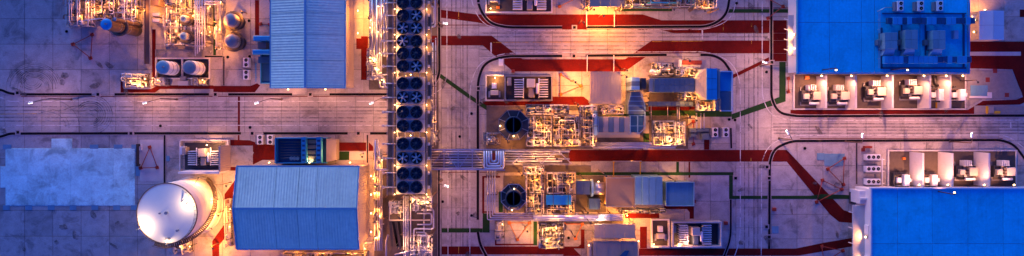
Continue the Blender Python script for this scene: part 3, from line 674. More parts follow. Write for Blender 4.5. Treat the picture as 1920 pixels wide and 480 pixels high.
# ================================================================== STORAGE TANK
TH = 12.5; tc = W(313, 400, TH); R = 56 * SC * (HC-TH)/HC
t = tank = thing('storage_tank', 'big white cylindrical storage tank with a curving outside stair', 'tank', (tc.x, tc.y, 0))
part('shell', MB().lathe(tc, [(R, 0), (R, TH)], 72), 'tank_white', t)
for k in range(1, 6): part('weld_band', MB().ring(tc, R-.02, R+.025, TH*k/6-.04, TH*k/6+.04, 72), 'tank_white', t)
part('roof', MB().lathe(tc, [(R+.05, TH), (R*.6, TH+.28), (R*.3, TH+.42), (.02, TH+.5)], 72), 'tank_white', t)
part('rim_angle', MB().ring(tc, R-.03, R+.16, TH-.15, TH+.1, 72), 'steel_brown', t)
part('base_ring', MB().ring(tc, R-.05, R+.45, 0, .25, 72), 'pale_concrete', t)
ang = lambda d: (math.cos(math.radians(d)), math.sin(math.radians(d)))
part('roof_rail', MB().rail([(tc.x+R*ang(a)[0], tc.y+R*ang(a)[1]) for a in range(-130, 61, 8)], TH+.1, 1.0, 3, .035, True, False), 'steel_dark', t)
st = MB(); inner = []; outer = []; nst = 62
for k in range(nst):
    a = -112 + 178*k/nst; z = TH - .2 - (TH-.6)*max(0, k-6)/(nst-6); ca, sa = ang(a)
    st.cbox((tc.x+(R+.55)*ca, tc.y+(R+.55)*sa, 0), .9, .30, z-.05, z, math.radians(a)); outer.append(Vector((tc.x+(R+1.0)*ca, tc.y+(R+1.0)*sa, z))); inner.append(Vector((tc.x+(R+.08)*ca, tc.y+(R+.08)*sa, z)))
s = part('stair', MB().tube(outer[::3], .11, 5, False).tube(inner[::3], .09, 5, False), 'steel_brown', t)
part('stair_treads', st, 'grating', s)['kind'] = 'stuff'
hr = MB().tube([p + Vector((0,0,1)) for p in outer[::3]], .05, 4, False)
for p in outer[::3]: hr.bar(p, p + Vector((0,0,1)), .05)
part('stair_rail', hr, 'steel_brown', s)
for dx, dy, r, h in ((.3,.2,.35,.5),(0.5,-5.4,.4,.5),(2.6,-3.6,.25,.4),(-1.2,.1,.2,.3)):
    part('roof_nozzle', MB().cyl((tc.x+dx, tc.y+dy), r*.7, TH+.05, TH+.5+h, 12).cyl((tc.x+dx, tc.y+dy), r, TH+.5+h, TH+.6+h, 12), 'galv', t)
part('vent_pipe', MB().tube([(tc.x+3.2, tc.y+2.6, TH+.2), (tc.x+4.6, tc.y+3.4, TH+1.2)], .09), 'galv', t)
for a, zz, pw in ((-150, TH+2.0, 620), (25, TH+2.3, 480), (-85, TH+1.6, 120)):
    ca, sa = ang(a); q = Vector((tc.x+R*.93*ca, tc.y+R*.93*sa, zz))
    o = part('lamp', MB().tube([(tc.x+(R+.1)*ca, tc.y+(R+.1)*sa, TH), (tc.x+(R+.1)*ca, tc.y+(R+.1)*sa, zz), q], .05, 5).cbox(q, .5, .2, zz-.02, zz+.06, math.radians(a)), 'galv', t)
    part('lens', MB().cbox(q, .3, .16, zz-.12, zz-.03, math.radians(a)), 'lens_white', o); bulb_light(o, q - Vector((.1*ca, .1*sa, .3)), pw, WHITE, .15)
for a, zz in ((62, 6.0), (15, 5.2), (-35, 5.5)):
    ca, sa = ang(a); q = Vector((tc.x+(R+1.5)*ca, tc.y+(R+1.5)*sa, zz))
    o = part('lamp', MB().tube([(tc.x+R*ca, tc.y+R*sa, zz+.2), q + Vector((0,0,.2))], .05, 5).lathe(q, [(.2, zz), (.1, zz+.2)], 8), 'steel_dark', t)
    part('lens', MB().lathe(q, [(.02, zz-.25), (.16, zz-.1), (.14, zz)], 8), 'lens_warm', o); bulb_light(o, q - Vector((0,0,.45)), 480, WARM, .15)

# ================================================================== AIR COOLER BANK on its elevated structure
ZF = 11.0
rows = [5, 29, 52.5, 77, 100, 124, 156, 182.5, 210, 236, 269, 296, 325, 351]
pale = {(1,1),(2,0),(2,1),(3,0),(5,1),(7,0),(7,1),(11,0),(11,1)}
edges = [(-7,16.7),(17.3,40.2),(40.8,64.7),(65.3,88.3),(88.9,112),(112.6,136),(144,168.7),(169.5,196),(197,223),(223.8,248),(257,283),(284,310),(311,337.5),(338.2,364)]
bladem = _mesh('fan_blade', MB().add([(.15,-.10,.02),(1.12,-.24,-.06),(1.12,.20,.10),(.15,.10,.10),(.15,-.10,-.02),(1.12,-.24,-.10),(1.12,.20,.06),(.15,.10,.06)], [(0,1,2,3),(7,6,5,4),(0,4,5,1),(1,5,6,2),(2,6,7,3),(3,7,4,0)]), (0,0,0))
bladep = bladem.copy(); bladem.materials.append(M['fan_blade_dark']); bladep.materials.append(M['fan_blade_pale'])
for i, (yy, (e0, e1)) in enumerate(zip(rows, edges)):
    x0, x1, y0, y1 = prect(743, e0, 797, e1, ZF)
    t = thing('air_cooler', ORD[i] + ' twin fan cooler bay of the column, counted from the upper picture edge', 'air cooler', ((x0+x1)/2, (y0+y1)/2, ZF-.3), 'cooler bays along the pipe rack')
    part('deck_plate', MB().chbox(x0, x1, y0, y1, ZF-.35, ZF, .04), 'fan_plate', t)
    part('sky_tint_plate', MB().box(*prect(764.5, e0+3, 772, e1-3, ZF), ZF-.05, ZF+.03), 'panel_blue', t)  # blue of the sky between the fans, put in as a darker plate
    for k, xx in enumerate((755.5, 781)):
        c = W(xx, yy, ZF); r = 10.4*SC*(HC-ZF)/HC
        f = part('fan_ring', MB().lathe(c, [(r+.16, ZF), (r+.03, ZF+.5), (r-.04, ZF+.5), (r-.06, ZF+.015)], 28, 0, False), 'fan_dark', t)
        part('fan_well', MB().lathe(c, [(r-.05, ZF+.012), (.02, ZF+.013)], 28, 0, False), 'matte_black' if (i,k) in pale else 'fan_dark', f)  # near-black disc paints the dark inside of the fan ring
        part('fan_hub', MB().lathe(c, [(.34, ZF+.12), (.34, ZF+.34), (.22, ZF+.44), (.02, ZF+.48)], 14), 'galv' if (i,k) in pale else 'fan_blade_dark', f)
        a0 = rnd.uniform(0, 1)
        for q in range(6 if (i,k) in pale else 8):
            b = bpy.data.objects.new('fan_blade', bladep if (i,k) in pale else bladem); col.objects.link(b); b.parent = f
            b.location = Vector((c.x, c.y, ZF+.24)) - ROOT[f.name]; b.rotation_euler = (0, 0, a0 + q*2*math.pi/(6 if (i,k) in pale else 8))
    if i % 2 == 0: part('drive_cover', MB().box(*prect(766, e1-2.2, 782, e1-.6, ZF), ZF, ZF+.18), 'galv', t)
t = thing('cooler_structure', 'tall steel structure carrying the long column of cooler fans', 'steel structure', W(768,180))
xa, xb = W(742,0,ZF).x, W(798,0,ZF).x
for xx in (xa, xb):
    part('beam', MB().box(xx-.2, xx+.2, W(0,366,ZF).y, W(0,-10,ZF).y, ZF-.9, ZF-.4), 'steel_dark', t)
    for k in range(10):
        yy = W(0, -8 + 41*k, ZF).y; part('column', MB().box(xx-.2, xx+.2, yy-.2, yy+.2, 0, ZF-.9), 'steel_dark', t)
wl = (W(727,0,ZF-.2).x, W(738,0,ZF-.2).x); wr = (W(801,0,ZF-.2).x, W(809,0,ZF-.2).x); ya, yb = W(0,366,ZF).y, W(0,-10,ZF).y
for q in (wl, wr):
    part('walkway', MB().box(q[0], q[1], ya, yb, ZF-.5, ZF-.4), 'grating', t)
    for xx in q: part('handrail', MB().rail([(xx, ya), (xx, yb)], ZF-.4, 1.1, 2.0, .05, True, False), 'galv', t)
part('header_pipe', MB().tube([(wl[0]+.5, ya+2, ZF-.9), (wl[0]+.5, yb, ZF-.9)], .28, 8), 'trim_blue', t)
for i, (e0, e1) in enumerate(edges):
    y = W(0, (e0+e1)/2, ZF).y
    part('nozzle', MB().tube([(wl[0]-1.2, y, ZF-.2), (wl[1]+.8, y, ZF-.2)], .13), 'clad', t)
    part('valve', MB().wheel((wl[0]-.9, y, ZF+.1), .28, .05).cyl((wl[0]-.9, y), .08, ZF-.3, ZF+.1, 6), 'clad', t)
    part('junction_box', MB().box(wr[0]+.2, wr[0]+.6, y-.3, y+.3, ZF-.3, ZF+.5), 'ivory', t)
for k, (e0, e1) in enumerate(edges):
    gy = e1 + .3
    if k in (2, 3, 5, 7, 9, 11, 13, 0):
        for xx in (740, 800): lamp(t, xx, gy, ZF+.9, 150, WARM, ZF-.4, .12)
for yy in (140, 253): 
    for k in range(4): part('cross_beam', MB().box(*prect(744+k*14, yy-4, 746+k*14, yy+3.5, ZF-.4), ZF-1, ZF-.5), 'galv', t)
for k, (xx, yy) in enumerate(((752,30),(784,80),(752,110),(770,140),(784,190),(752,232),(770,254),(784,300),(752,340))): lamp(t, xx, yy, 5.0, 520, WARM, 0, .14)

for x, z, r_ in ((803,8.4,.16),(807,7.6,.13),(812,7.0,.17),(817,6.4,.12)): part('pipe', MB().tube([W(x,62+(x%3)*9,z), W(x,276-(x%4)*3,z)], r_, 7), 'pipe_pale' if x % 2 else 'clad', t)
for x, z, r_ in ((729,9.2,.14),(733,8.8,.17),(737,8.2,.13)): part('pipe', MB().tube([W(x,-20,z), W(x,360-(x%3)*6,z)], r_, 7), 'pipe_pale' if x % 2 else 'clad', t)
for k in range(16):
    y = 8 + k*22; part('pipe_bracket', MB().bar(W(726,y,8), W(741,y,8), .16), 'steel_brown', t); part('pipe_bracket', MB().bar(W(799,y,7.8), W(819 if 60 < y < 280 else 808,y,7.8), .14), 'steel_brown', t)

# ================================================================== STREET LAMPS, CONDENSERS, FRAMES
def street_lamp(hx, hy, bx, by, label, power=2600, color=PEACH, z=7.5):
    h = W(hx, hy, z); b = W(bx, by, z); t = thing('street_lamp', label, 'street lamp', (b.x, b.y, 0), 'street lamps along the roads')
    d = (h - b); d.z = 0; dn = d.normalized()
    part('pole', MB().lathe(b, [(.16, 0), (.11, z-.6), (.09, z-.1)], 8).lathe(b, [(.3, 0), (.3, .08)], 8), 'steel_brown', t)
    part('arm', MB().tube([b + Vector((0,0,-.3)), b + dn*.5 + Vector((0,0,.15)), h - dn*.35 + Vector((0,0,.15))], .07, 6), 'steel_brown', t)
    a = math.atan2(dn.y, dn.x)
    hd = part('head', MB().cbox(h + dn*.25, 1.0, .30, z+.08, z+.18, a), 'white_box', t)
    part('lens', MB().cbox(h + dn*.35, .9, .34, z-.02, z+.08, a), 'lens_white', hd)
    bulb_light(hd, h + dn*.3 + Vector((0,0,-.3)), power, color, .2, 165, h + dn*.3 + Vector((0,0,-5)))
street_lamp(60,192,92,185,'street lamp at the road end nearest the skid marks', 900)
street_lamp(274,192,300,185,'street lamp beside the road in front of the lit pump skid', 1500)
street_lamp(484,192,506,185,'street lamp beside the road just below the twin condensers of the ridged hall', 1500)
street_lamp(699,192,713,185,'street lamp where the western road meets the fan column', 1500)
street_lamp(834,348,822,344,'street lamp standing right of the lowest cooler fans', 900)
street_lamp(832,43,822,41,'street lamp beside the upper cooler fans and curved drain', 800)
street_lamp(1437,117,1449,119,'street lamp by the crossing next to the block with ducts', 1500)
street_lamp(1478,250,1486,262,'street lamp at the rounded corner of the drain kerb', 1700)
street_lamp(1617,257,1617,268,'street lamp beside the eastern road above the three fan condensers', 220)
street_lamp(1822,256,1822,268,'street lamp beside the eastern road above the firewalls', 220)

def box_ac(nf, name, label):                     # condenser seen from above: nf fans in a row along local y
    w, l = 1.35, 1.1*nf; t = thing(name, label, 'condenser'); ROOT[t.name] = Vector((0,0,0))
    part('casing', MB().chbox(-w/2, w/2, -l/2, l/2, .15, 1.5, .04), 'white_box', t)
    part('coil', MB().box(-w/2-.45, -w/2-.1, -l/2+.1, l/2-.1, .15, 1.2), 'machine_grey', t)
    part('feet', MB().box(-w/2, w/2, -l/2+.1, -l/2+.3, 0, .15).box(-w/2, w/2, l/2-.3, l/2-.1, 0, .15), 'steel_dark', t)
    for k in range(nf):
        y = -l/2 + 1.1*(k+.5)
        f = part('fan_guard', MB().ring((.05, y), .42, .5, 1.5, 1.56, 18), 'white_box', t)
        part('fan_well', MB().lathe((.05, y), [(.43, 1.505), (.02, 1.506)], 18, 0, False), 'matte_black', f)  # black disc on the casing paints the dark of the fan opening
        part('fan_hub', MB().cyl((.05, y), .1, 1.506, 1.58, 8), 'machine_grey', f)
    return t
ac2 = [(461,117,0,0,'upper of two twin fan condensers left of the ridged hall'),(461,140,0,0,'lower of two twin fan condensers left of the ridged hall'),
       (487,262,0,0,'twin fan condenser above the large hall, farther from the blue cooler skid'),(506,262,0,0,'twin fan condenser touching the blue cooler skid'),
       (1341,248,0,0,'twin fan condenser next to the blue pump frame'),(1361,248,0,0,'twin fan condenser beside the short dark drain'),
       (1689,11,hC,0,'rooftop twin fan condenser farthest from the shelter'),(1727,11,hC,0,'middle rooftop twin fan condenser on the deep blue roof'),(1763,11,hC,0,'rooftop twin fan condenser closest to the shelter')]
src = None
for x, y, zb, rz, lab in ac2:
    p = W(x, y, zb + 1.5); p.z = zb
    if src is None: src = box_ac(2, 'condenser', lab); src['group'] = 'twin fan condensers'; src.location = p
    else: dup(src, p, rz, lab)
src = None
for y, lab in ((295,'three fan condenser nearest the red valve box, above the other two'),(317,'middle three fan condenser of the three in a column'),(341,'three fan condenser closest to the panelled blue block')):
    p = W(1638, y, 1.5); p.z = 0
    if src is None: src = box_ac(3, 'condenser', lab); src['group'] = 'three fan condensers'; src.location = p; src.rotation_euler = (0,0,math.pi/2)
    else: dup(src, p, math.pi/2, lab)
t = thing('pipe_stand', 'white pipe stand linking the three fan condensers', 'pipe stand', W(1654,318))
part('pipe', MB().tube([W(1654,296,.9), W(1654,349,.9)], .16), 'white_box', t)
for y in (299, 321, 344): part('pipe', MB().tube([W(1648,y,.7), W(1658,y,.7)], .13), 'white_box', t)
for y in (305, 335): part('post', MB().bar(W(1654,y,0), W(1654,y,.9), .12), 'galv', t)

def frame(pts, label, m='red_steel', closed=True, z=.45):
    cx = sum(p[0] for p in pts)/len(pts); cy = sum(p[1] for p in pts)/len(pts)
    t = thing('triangular_frame', label, 'steel frame', W(cx, cy), 'triangular frames on the ground')
    pr = list(zip(pts, pts[1:] + pts[:1])) if closed else list(zip(pts, pts[1:]))
    for a, b in pr: part('bar', MB().tube([W(*a, z), W(*b, z)], .09, 6, False), m, t)
    for p in pts:
        q = W(*p); part('foot', MB().cbox(q, .75, .75, 0, .16, .3).cbox(q, .4, .4, .16, z+.12, .3), m, t)
frame([(137,83),(173,65),(170,109)], 'red triangular frame on open concrete near the skid marks')
frame([(281,276),(264,315),(295,314)], 'upright red triangular frame between the blue pad and a drain')
frame([(1583,297),(1552,317),(1581,346)], 'red triangular frame beside the three fan condensers')
frame([(1542,338),(1578,355),(1531,379)], 'red triangular frame crossed by the diagonal red walkway')
frame([(1541,462),(1580,470),(1545,492)], 'red triangular frame at the lower picture edge beside the entrance canopy')
frame([(955,418),(993,418),(970,449)], 'orange lit triangular frame between the pump box and green path', 'orange_steel')
frame([(1058,420),(1092,420),(1079,447)], 'triangular frame beside the lilac ribbed roof', 'orange_steel', False)
frame([(1051,140),(1089,161),(1051,177)], 'orange triangular frame between the transformer pen and lilac canopy', 'orange_steel')
frame([(1049,12),(1086,-6),(1050,-20)], 'orange triangular frame at the upper picture edge', 'orange_steel', False)
frame([(1478,147),(1478,172)], 'short red bar frame beside the first firewall pen', 'red_steel', False)
frame([(489,45),(506,46),(508,2)], 'red frame tucked beside the ridged hall above the blue annex', 'red_steel', False)
frame([(1280,240),(1300,228),(1300,270)], 'dark red triangular frame behind the blue pump frame', 'red_steel', False)
frame([(1437,-4),(1468,12),(1440,34)], 'red frame by the crossing at the upper picture edge', 'red_steel', False)

# ================================================================== PROCESS MODULES
def module(label, rect, z, seed, npipe=14, nves=3, nbox=4, nval=5, lamps=(), pm=('clad','ivory','pipe_grey'), railm='galv', name='process_module', deck='grating', legs=True, pr=(.05,.14), color=WARM, pw=420, holes=0, cat='process unit', hmax=2.4):
    r = random.Random(seed); x0, x1, y0, y1 = prect(*rect, z)
    t = thing(name, label, cat, ((x0+x1)/2, (y0+y1)/2, 0))
    if z > .3:
        nx = max(1, round((x1-x0)/4)); ny = max(1, round((y1-y0)/4))
        for i in range(nx):
            for j in range(ny):
                part('deck_grating', MB().box(x0+(x1-x0)*i/nx+.04, x0+(x1-x0)*(i+1)/nx-.04, y0+(y1-y0)*j/ny+.04, y0+(y1-y0)*(j+1)/ny-.04, z-.1, z+r.uniform(0,.01)), deck, t)
        if legs:
            for xx in (x0+.2, x1-.2):
                for yy in (y0+.2, y1-.2): part('leg', MB().box(xx-.12, xx+.12, yy-.12, yy+.12, 0, z-.1), 'steel_brown', t)
            part('deck_beam', MB().box(x0, x1, y0, y0+.15, z-.4, z-.12).box(x0, x1, y1-.15, y1, z-.4, z-.12), 'steel_brown', t)
        part('handrail', MB().rail([(x0,y0),(x1,y0),(x1,y1),(x0,y1)], z, 1.1, 1.7, .05), railm, t)
    else: part('skid_base', MB().box(x0, x1, y0, y1, 0, z - (.2 if z < .35 else 0)), 'concrete' if z < .35 else 'pale_concrete', t)
    w, d = x1-x0, y1-y0
    for k in range(nves):
        px, py = r.uniform(x0+.8, x1-.8), r.uniform(y0+.8, y1-.8); rr = r.uniform(.3, .65); ln = r.uniform(1.2, 2.6)
        if r.random() < .5:
            v = part('vessel', MB().capsule((px, py, z+.3+rr*.5), (px, py, z+.3+ln), rr), r.choice(pm), t)
            part('flange', MB().cyl((px, py), rr*.35, z+.3+ln+rr*.4, z+.5+ln+rr*.4, 8), 'steel_dark', v)
        else:
            h = r.random() < .5; ax = Vector((1,0,0)) if h else Vector((0,1,0)); c = Vector((px, py, z+.5+rr)); ln = min(ln, (w if h else d)*.6)
            v = part('vessel', MB().capsule(c - ax*ln/2, c + ax*ln/2, rr), r.choice(pm), t)
            part('saddle', MB().cbox(c - ax*ln*.3, rr*1.4, rr*1.4, z, z+.5+rr*.4).cbox(c + ax*ln*.3, rr*1.4, rr*1.4, z, z+.5+rr*.4), 'steel_dark', v)
    for k in range(nbox):
        px, py = r.uniform(x0+.6, x1-.6), r.uniform(y0+.6, y1-.6); a, b, h = r.uniform(.4, 1.1), r.uniform(.4, 1.1), r.uniform(.5, 1.6)
        part('cabinet', MB().chbox(px-a/2, px+a/2, py-b/2, py+b/2, z, z+h, .04), r.choice(('ivory','machine_grey','white_box','steel_dark','panel_blue')), t)
    nb = max(2, int(w/2.2)) if z > .3 else 0       # open steel frame above the deck
    for k in range(nb):
        if r.random() < .75:
            xx = x0 + w*(k+.5)/nb + r.uniform(-.3, .3); zz = z + hmax + r.uniform(.1, .6)
            part('frame_beam', MB().bar((xx, y0, zz), (xx, y1, zz), r.uniform(.1, .17)).bar((xx, y0, z), (xx, y0, zz), .14).bar((xx, y1, z), (xx, y1, zz), .14), r.choice(('galv','steel_brown','ivory')), t)
    if z > .3 and d > 3:
        for k in range(max(1, int(d/3))):
            yy = y0 + d*(k+.5)/max(1, int(d/3)); part('frame_beam', MB().bar((x0, yy, z+hmax), (x1, yy, z+hmax), .13).bar((x0, yy, z), (x0, yy, z+hmax), .14).bar((x1, yy, z), (x1, yy, z+hmax), .14), 'steel_dark', t)
    for k in range(int(npipe*2.5)):
        zz = z + r.uniform(.3, hmax); p = Vector((r.uniform(x0+.2, x1-.2), r.uniform(y0+.2, y1-.2), zz)); pts = [p.copy()]
        hz = r.random() < .5
        for q in range(r.randint(2, 4)):
            p = p.copy()
            if hz: p.x = min(x1-.15, max(x0+.15, p.x + r.choice((-1,1))*r.uniform(.8, w*.6)))
            else: p.y = min(y1-.15, max(y0+.15, p.y + r.choice((-1,1))*r.uniform(.8, d*.6)))
            if (p - pts[-1]).length > .3: pts.append(p)
            hz = not hz
        if len(pts) < 2: continue
        pts = [Vector((pts[0].x, pts[0].y, z))] + pts + ([Vector((pts[-1].x, pts[-1].y, z))] if r.random() < .7 else [])
        part('pipe', MB().tube(pts, r.uniform(*pr), 7), r.choice(pm), t)
    for k in range(nval):
        p = Vector((r.uniform(x0+.4, x1-.4), r.uniform(y0+.4, y1-.4), z+r.uniform(.8, 1.6)))
        v = part('valve', MB().capsule((p.x-.25, p.y, p.z-.5), (p.x+.25, p.y, p.z-.5), .16, 8).cyl(p, .05, z, p.z, 6), r.choice(pm), t)
        part('handwheel', MB().wheel(p, .24, .04), r.choice(('red_steel','steel_dark','ivory')), v)
    for k in range(holes):
        p = (r.uniform(x0+.8, x1-.8), r.uniform(y0+.8, y1-.8)); part('vent_cowl', MB().lathe(p, [(.5, z), (.5, z+2.2), (.42, z+2.2), (.42, z+1.9), (.02, z+1.9)], 12, 0, False), 'steel_dark', t)
    for l in lamps: lamp(t, l[0], l[1], z + (3.4 if z > .35 else 2.3), (l[2] if len(l) > 2 else pw)*(.46 if z > .35 else .38), color, z, .12, cap=z > .45)
    return t
Y1 = (1.0, 0.38, 0.065)
def pipe_rack(label, runs, beams, group=None, name='pipe_rack', extra=None):
    pts = [p for q in runs for p in q[0]]; cx = sum(p[0] for p in pts)/len(pts); cy = sum(p[1] for p in pts)/len(pts)
    t = thing(name, label, 'pipe rack', W(cx, cy), group)
    for pts, r, m in runs: part('pipe', MB().tube([W(*p) for p in pts], r, 8), m, t)
    for a, b, z in beams:
        A, B = W(*a, z), W(*b, z); part('beam', MB().bar(A, B, .22), 'steel_brown', t)
        for q in (A, B): part('post', MB().bar((q.x, q.y, 0), q, .22), 'steel_brown', t)
    return t
# north-west unit
module('piping unit in the upper corner with rows of parallel pink pipes', (130,-30,180,52), .3, 1, 12, 4, 8, 7, ((165,5,600),(150,30,250)), pr=(.07,.14), color=SODIUM, pm=('pipe_pale','clad','ivory','steel_dark','machine_grey','steel_brown'))
module('piping unit between the pink pipe rows and the tall blue capped column', (182,-30,222,40), .3, 2, 12, 4, 8, 6, ((205,4,600),), pr=(.07,.14), color=SODIUM, pm=('pipe_pale','clad','ivory','steel_dark','machine_grey','steel_brown'))
module('golden lit piping unit above the tall blue capped column', (224,-30,266,42), .3, 3, 12, 3, 8, 6, ((235,-5,600),(250,18,400)), pr=(.07,.14), color=SODIUM, pm=('pipe_pale','clad','ivory','steel_dark','machine_grey','steel_brown'))
module('golden lit unit with dense pipes left of the two blue domed tanks', (318,-20,390,88), .3, 4, 26, 6, 18, 12, ((340,2,500),(362,30,300),(330,40,300),(378,62,250)), pr=(.06,.13), color=SODIUM, pm=('pipe_pale','clad','ivory','steel_dark','machine_grey','steel_brown'))
module('narrow pipe way with upright pipe runs left of the green strip', (390,-20,398,100), .3, 5, 6, 1, 2, 4, ((394,12,300),(394,60,250)), pr=(.06,.12), color=SODIUM)
module('small valve unit wedged between the blue domed tanks', (408,-20,422,95), .3, 6, 8, 0, 2, 5, ((414,4,300),(412,55,200)), pr=(.06,.12), color=SODIUM)
pipe_rack('row of upright pink pipes beside the open yard corner', [([(x,-40,2.6),(x,y,2.6)] + ([(x+7,y+10,1.2)] if k % 3 == 0 else [(x,y,.4)]), .11, 'pipe_pale') for k, (x, y) in enumerate(((130,40),(134,34),(145,46),(149,28),(161,38),(166,44),(172,38),(177,30)))], [((128,y),(180,y),2.3) for y in (2,26)])
pipe_rack('row of upright pink pipes above the tall blue capped column', [([(x,-40,2.8),(x,y,2.8),(x+(6 if k%2 else -5),y,2.8),(x+(6 if k%2 else -5),y,.4)], .11, 'pipe_pale') for k, (x, y) in enumerate(((191,24),(205,20),(213,26),(233,40),(238,22),(247,40),(254,34)))], [((188,y),(258,y),2.5) for y in (-4,16)])
pipe_rack('bundle of upright lilac pipes left of the green strip', [([(x,-40,3.4),(x,104-k*4,3.4),(x,104-k*4,.4)], .12, 'pipe_pale') for k, x in enumerate((366,370,374,379,384))] + [([(384,3,3.8),(410,3,3.8)], .14, 'pipe_pale'), ([(384,8,3.8),(410,8,3.8)], .14, 'pipe_pale'), ([(330,50,1.6),(306,50,1.6),(306,28,1.6)], .12, 'pipe_pale')], [((364,y),(388,y),3.1) for y in (10,45,80)])
for (a, b, c, d), lab in (((284,23,300,31), 'upper of two cream cabinets in the golden lit corner yard'), ((284,34,300,42), 'lower of two cream cabinets in the golden lit corner yard')):
    x0, x1, y0, y1 = prect(a, b, c, d, 2); t = thing('pump_cabinet', lab, 'cabinet', ((x0+x1)/2, (y0+y1)/2, 0), 'cream cabinets')
    part('casing', MB().chbox(x0, x1, y0, y1, 0, 2, .06), 'ivory', t); part('lid', MB().box(*prect(a+2,b+1.5,c-2,d-1.5,2.1), 2, 2.1), 'white_box', t)
x0,x1,y0,y1 = prect(278,-4,298,10,2.4); t = thing('equipment_cabinet', 'tan cabinet on the brown gantry at the upper edge', 'cabinet', ((x0+x1)/2,(y0+y1)/2,0))
part('casing', MB().chbox(x0, x1, y0, y1, 0, 2.4, .06), 'tan_sheet', t); part('door', MB().box(x0+.2, x0+1.0, y0-.04, y0+.2, .2, 2.1), 'ivory', t)
t = thing('cable_tray', 'long brown cable tray running down past the corner unit', 'cable tray', W(276,60)); part('tray', MB().box(*prect(270,-30,280,120,3), 2.8, 3), 'steel_brown', t)
for y in (0,40,80,116): part('support', MB().bar(W(275,y,0), W(275,y,2.8), .2), 'steel_brown', t)
part('side_rail', MB().box(*prect(269.4,-30,270,120,3.2), 2.8, 3.2).box(*prect(280,-30,280.6,120,3.2), 2.8, 3.2), 'galv', t)
t = thing('pipe_set', 'long pink pipe carried across to the blue capped column', 'pipe', W(165,42))
part('pipe', MB().tube([W(145,40,5), W(196,34,5)], .1), 'pipe_grey', t); part('support', MB().bar(W(146,40,0), W(146,40,5), .12).bar(W(190,35,0), W(190,35,5), .12), 'steel_brown', t)
def column(label, top, r_px, h, cap, body='tan_sheet', name='column_vessel', cat='column', dome=.35, plat=True):
    c = W(*top, h); r = r_px*SC*(HC-h)/HC; t = thing(name, label, cat, (c.x, c.y, 0))
    part('skirt', MB().lathe(c, [(r*1.05, 0), (r, 1.2)], 24), 'steel_dark', t)
    part('shell', MB().lathe(c, [(r, 1.2), (r, h-r*dome)], 24), body, t)
    part('head', MB().lathe(c, [(r, h-r*dome), (r*.9, h-r*dome*.45), (r*.6, h-r*dome*.1), (.15, h)], 24), cap, t)
    part('nozzle', MB().cyl((c.x+r*.2, c.y), .16, h-.1, h+.35, 8).cyl((c.x+r*.2, c.y), .26, h+.35, h+.42, 8), 'galv', t)
    for k in (.35, .65): part('insulation_band', MB().ring(c, r-.01, r+.04, h*k, h*k+.15, 24), 'galv', t)
    if plat:
        part('platform', MB().ring(c, r, r+.8, h*.55, h*.55+.08, 20), 'grating', t)
        part('platform_rail', MB().rail([(c.x+(r+.75)*ang(a)[0], c.y+(r+.75)*ang(a)[1]) for a in range(-150, 31, 30)], h*.55+.08, 1.0, 2, .04, False, False), 'steel_dark', t)
        part('ladder', MB().bar((c.x+r+.2, c.y-.2, 0), (c.x+r+.2, c.y-.2, h), .07).bar((c.x+r+.2, c.y+.2, 0), (c.x+r+.2, c.y+.2, h), .07), 'steel_dark', t)
    return t
column('tall dark column with a bright blue cap in the upper corner', (197,45), 11, 12, 'sky_blue_sheet', 'steel_brown')
column('slim column with small blue cap behind the tall blue capped one', (214,36), 3.5, 10.5, 'sky_blue_sheet', 'steel_brown', plat=False)
column('upper of two blue domed tanks left of the ridged hall', (430,37), 13, 5, 'panel_mauve', 'ivory', 'process_tank', 'tank', .5)
column('lower of two blue domed tanks, beside its bright pipe manifold', (431,76), 13, 5.2, 'panel_mauve', 'ivory', 'process_tank', 'tank', .5)
column('blue capped drum, upper of two in the golden lit unit', (342,34), 6.5, 4.6, 'cap_blue', 'ivory', 'process_drum', 'drum', .5)
column('blue capped drum, lower of two in the golden lit unit', (342,67), 7, 4.6, 'cap_blue', 'ivory', 'process_drum', 'drum', .5)
column('bright blue topped tank inside the dark bunded pen', (304,126), 13, 6, 'cap_blue', 'white_box', 'bunded_tank', 'tank', .15, False)
column('pale mauve topped tank inside the dark bunded pen', (354,126), 13, 6, 'panel_mauve', 'white_box', 'bunded_tank', 'tank', .15, False)
t = thing('bund', 'low dark bund wall around the two short tanks', 'bund wall', W(338,135))
struct('bund_floor', MB().box(*prect(292,110,392,146,.02), -.05, .02), 'steel_dark')
for q in ((291,108,393,110.5),(291,110.5,293,146),(391,110.5,393,146),(340,110.5,342,146),(291,146,393,148)): part('wall_section', MB().pbox(*q, 0, .6), 'wall_concrete', t)
t = thing('bund', 'empty rectangular bund above the two short tanks', 'bund wall', W(320,97)); 
for q in ((291,92,378,94),(291,94,293,106),(376,94,378,106)): part('wall_section', MB().pbox(*q, 0, .5), 'machine_grey', t)
module('small brightly lit pump skid below the bright blue topped tank', (291,146,318,161), .35, 8, 8, 1, 2, 3, ((296,150,420),), pr=(.06,.13), name='pump_skid', cat='pump skid', color=Y1)
module('small brightly lit pump skid below the mauve topped tank', (366,146,391,161), .35, 9, 8, 1, 2, 3, ((380,150,420),), pr=(.06,.13), name='pump_skid', cat='pump skid', color=Y1)
x0,x1,y0,y1 = prect(332,143,352,160,1.2); t = thing('pump_cabinet', 'grey stepped cabinet between the two small pump skids', 'cabinet', ((x0+x1)/2,(y0+y1)/2,0)); part('casing', MB().chbox(x0,x1,y0,y0+1.1,0,.9,.05), 'pale_concrete', t); part('control_box', MB().chbox(x0+.6,x1-.4,y0+1.2,y1,0,1.2,.05), 'machine_grey', t)
pad('plinth', 232,134,283,167,.07)
module('glowing pump skid standing alone inside the red walkway loop', (236,138,280,164), .4, 10, 14, 2, 6, 6, ((245,152,800),(262,158,900),(272,148,500)), pr=(.07,.15), name='pump_skid', cat='pump skid', color=Y1, pm=('clad','ivory','white_box'))
module('small lit pipe manifold at the foot of the white tank', (328,446,362,472), .4, 12, 10, 0, 2, 5, ((338,462,420),(356,462,380)), pr=(.05,.1), name='pipe_manifold', cat='manifold', color=Y1)
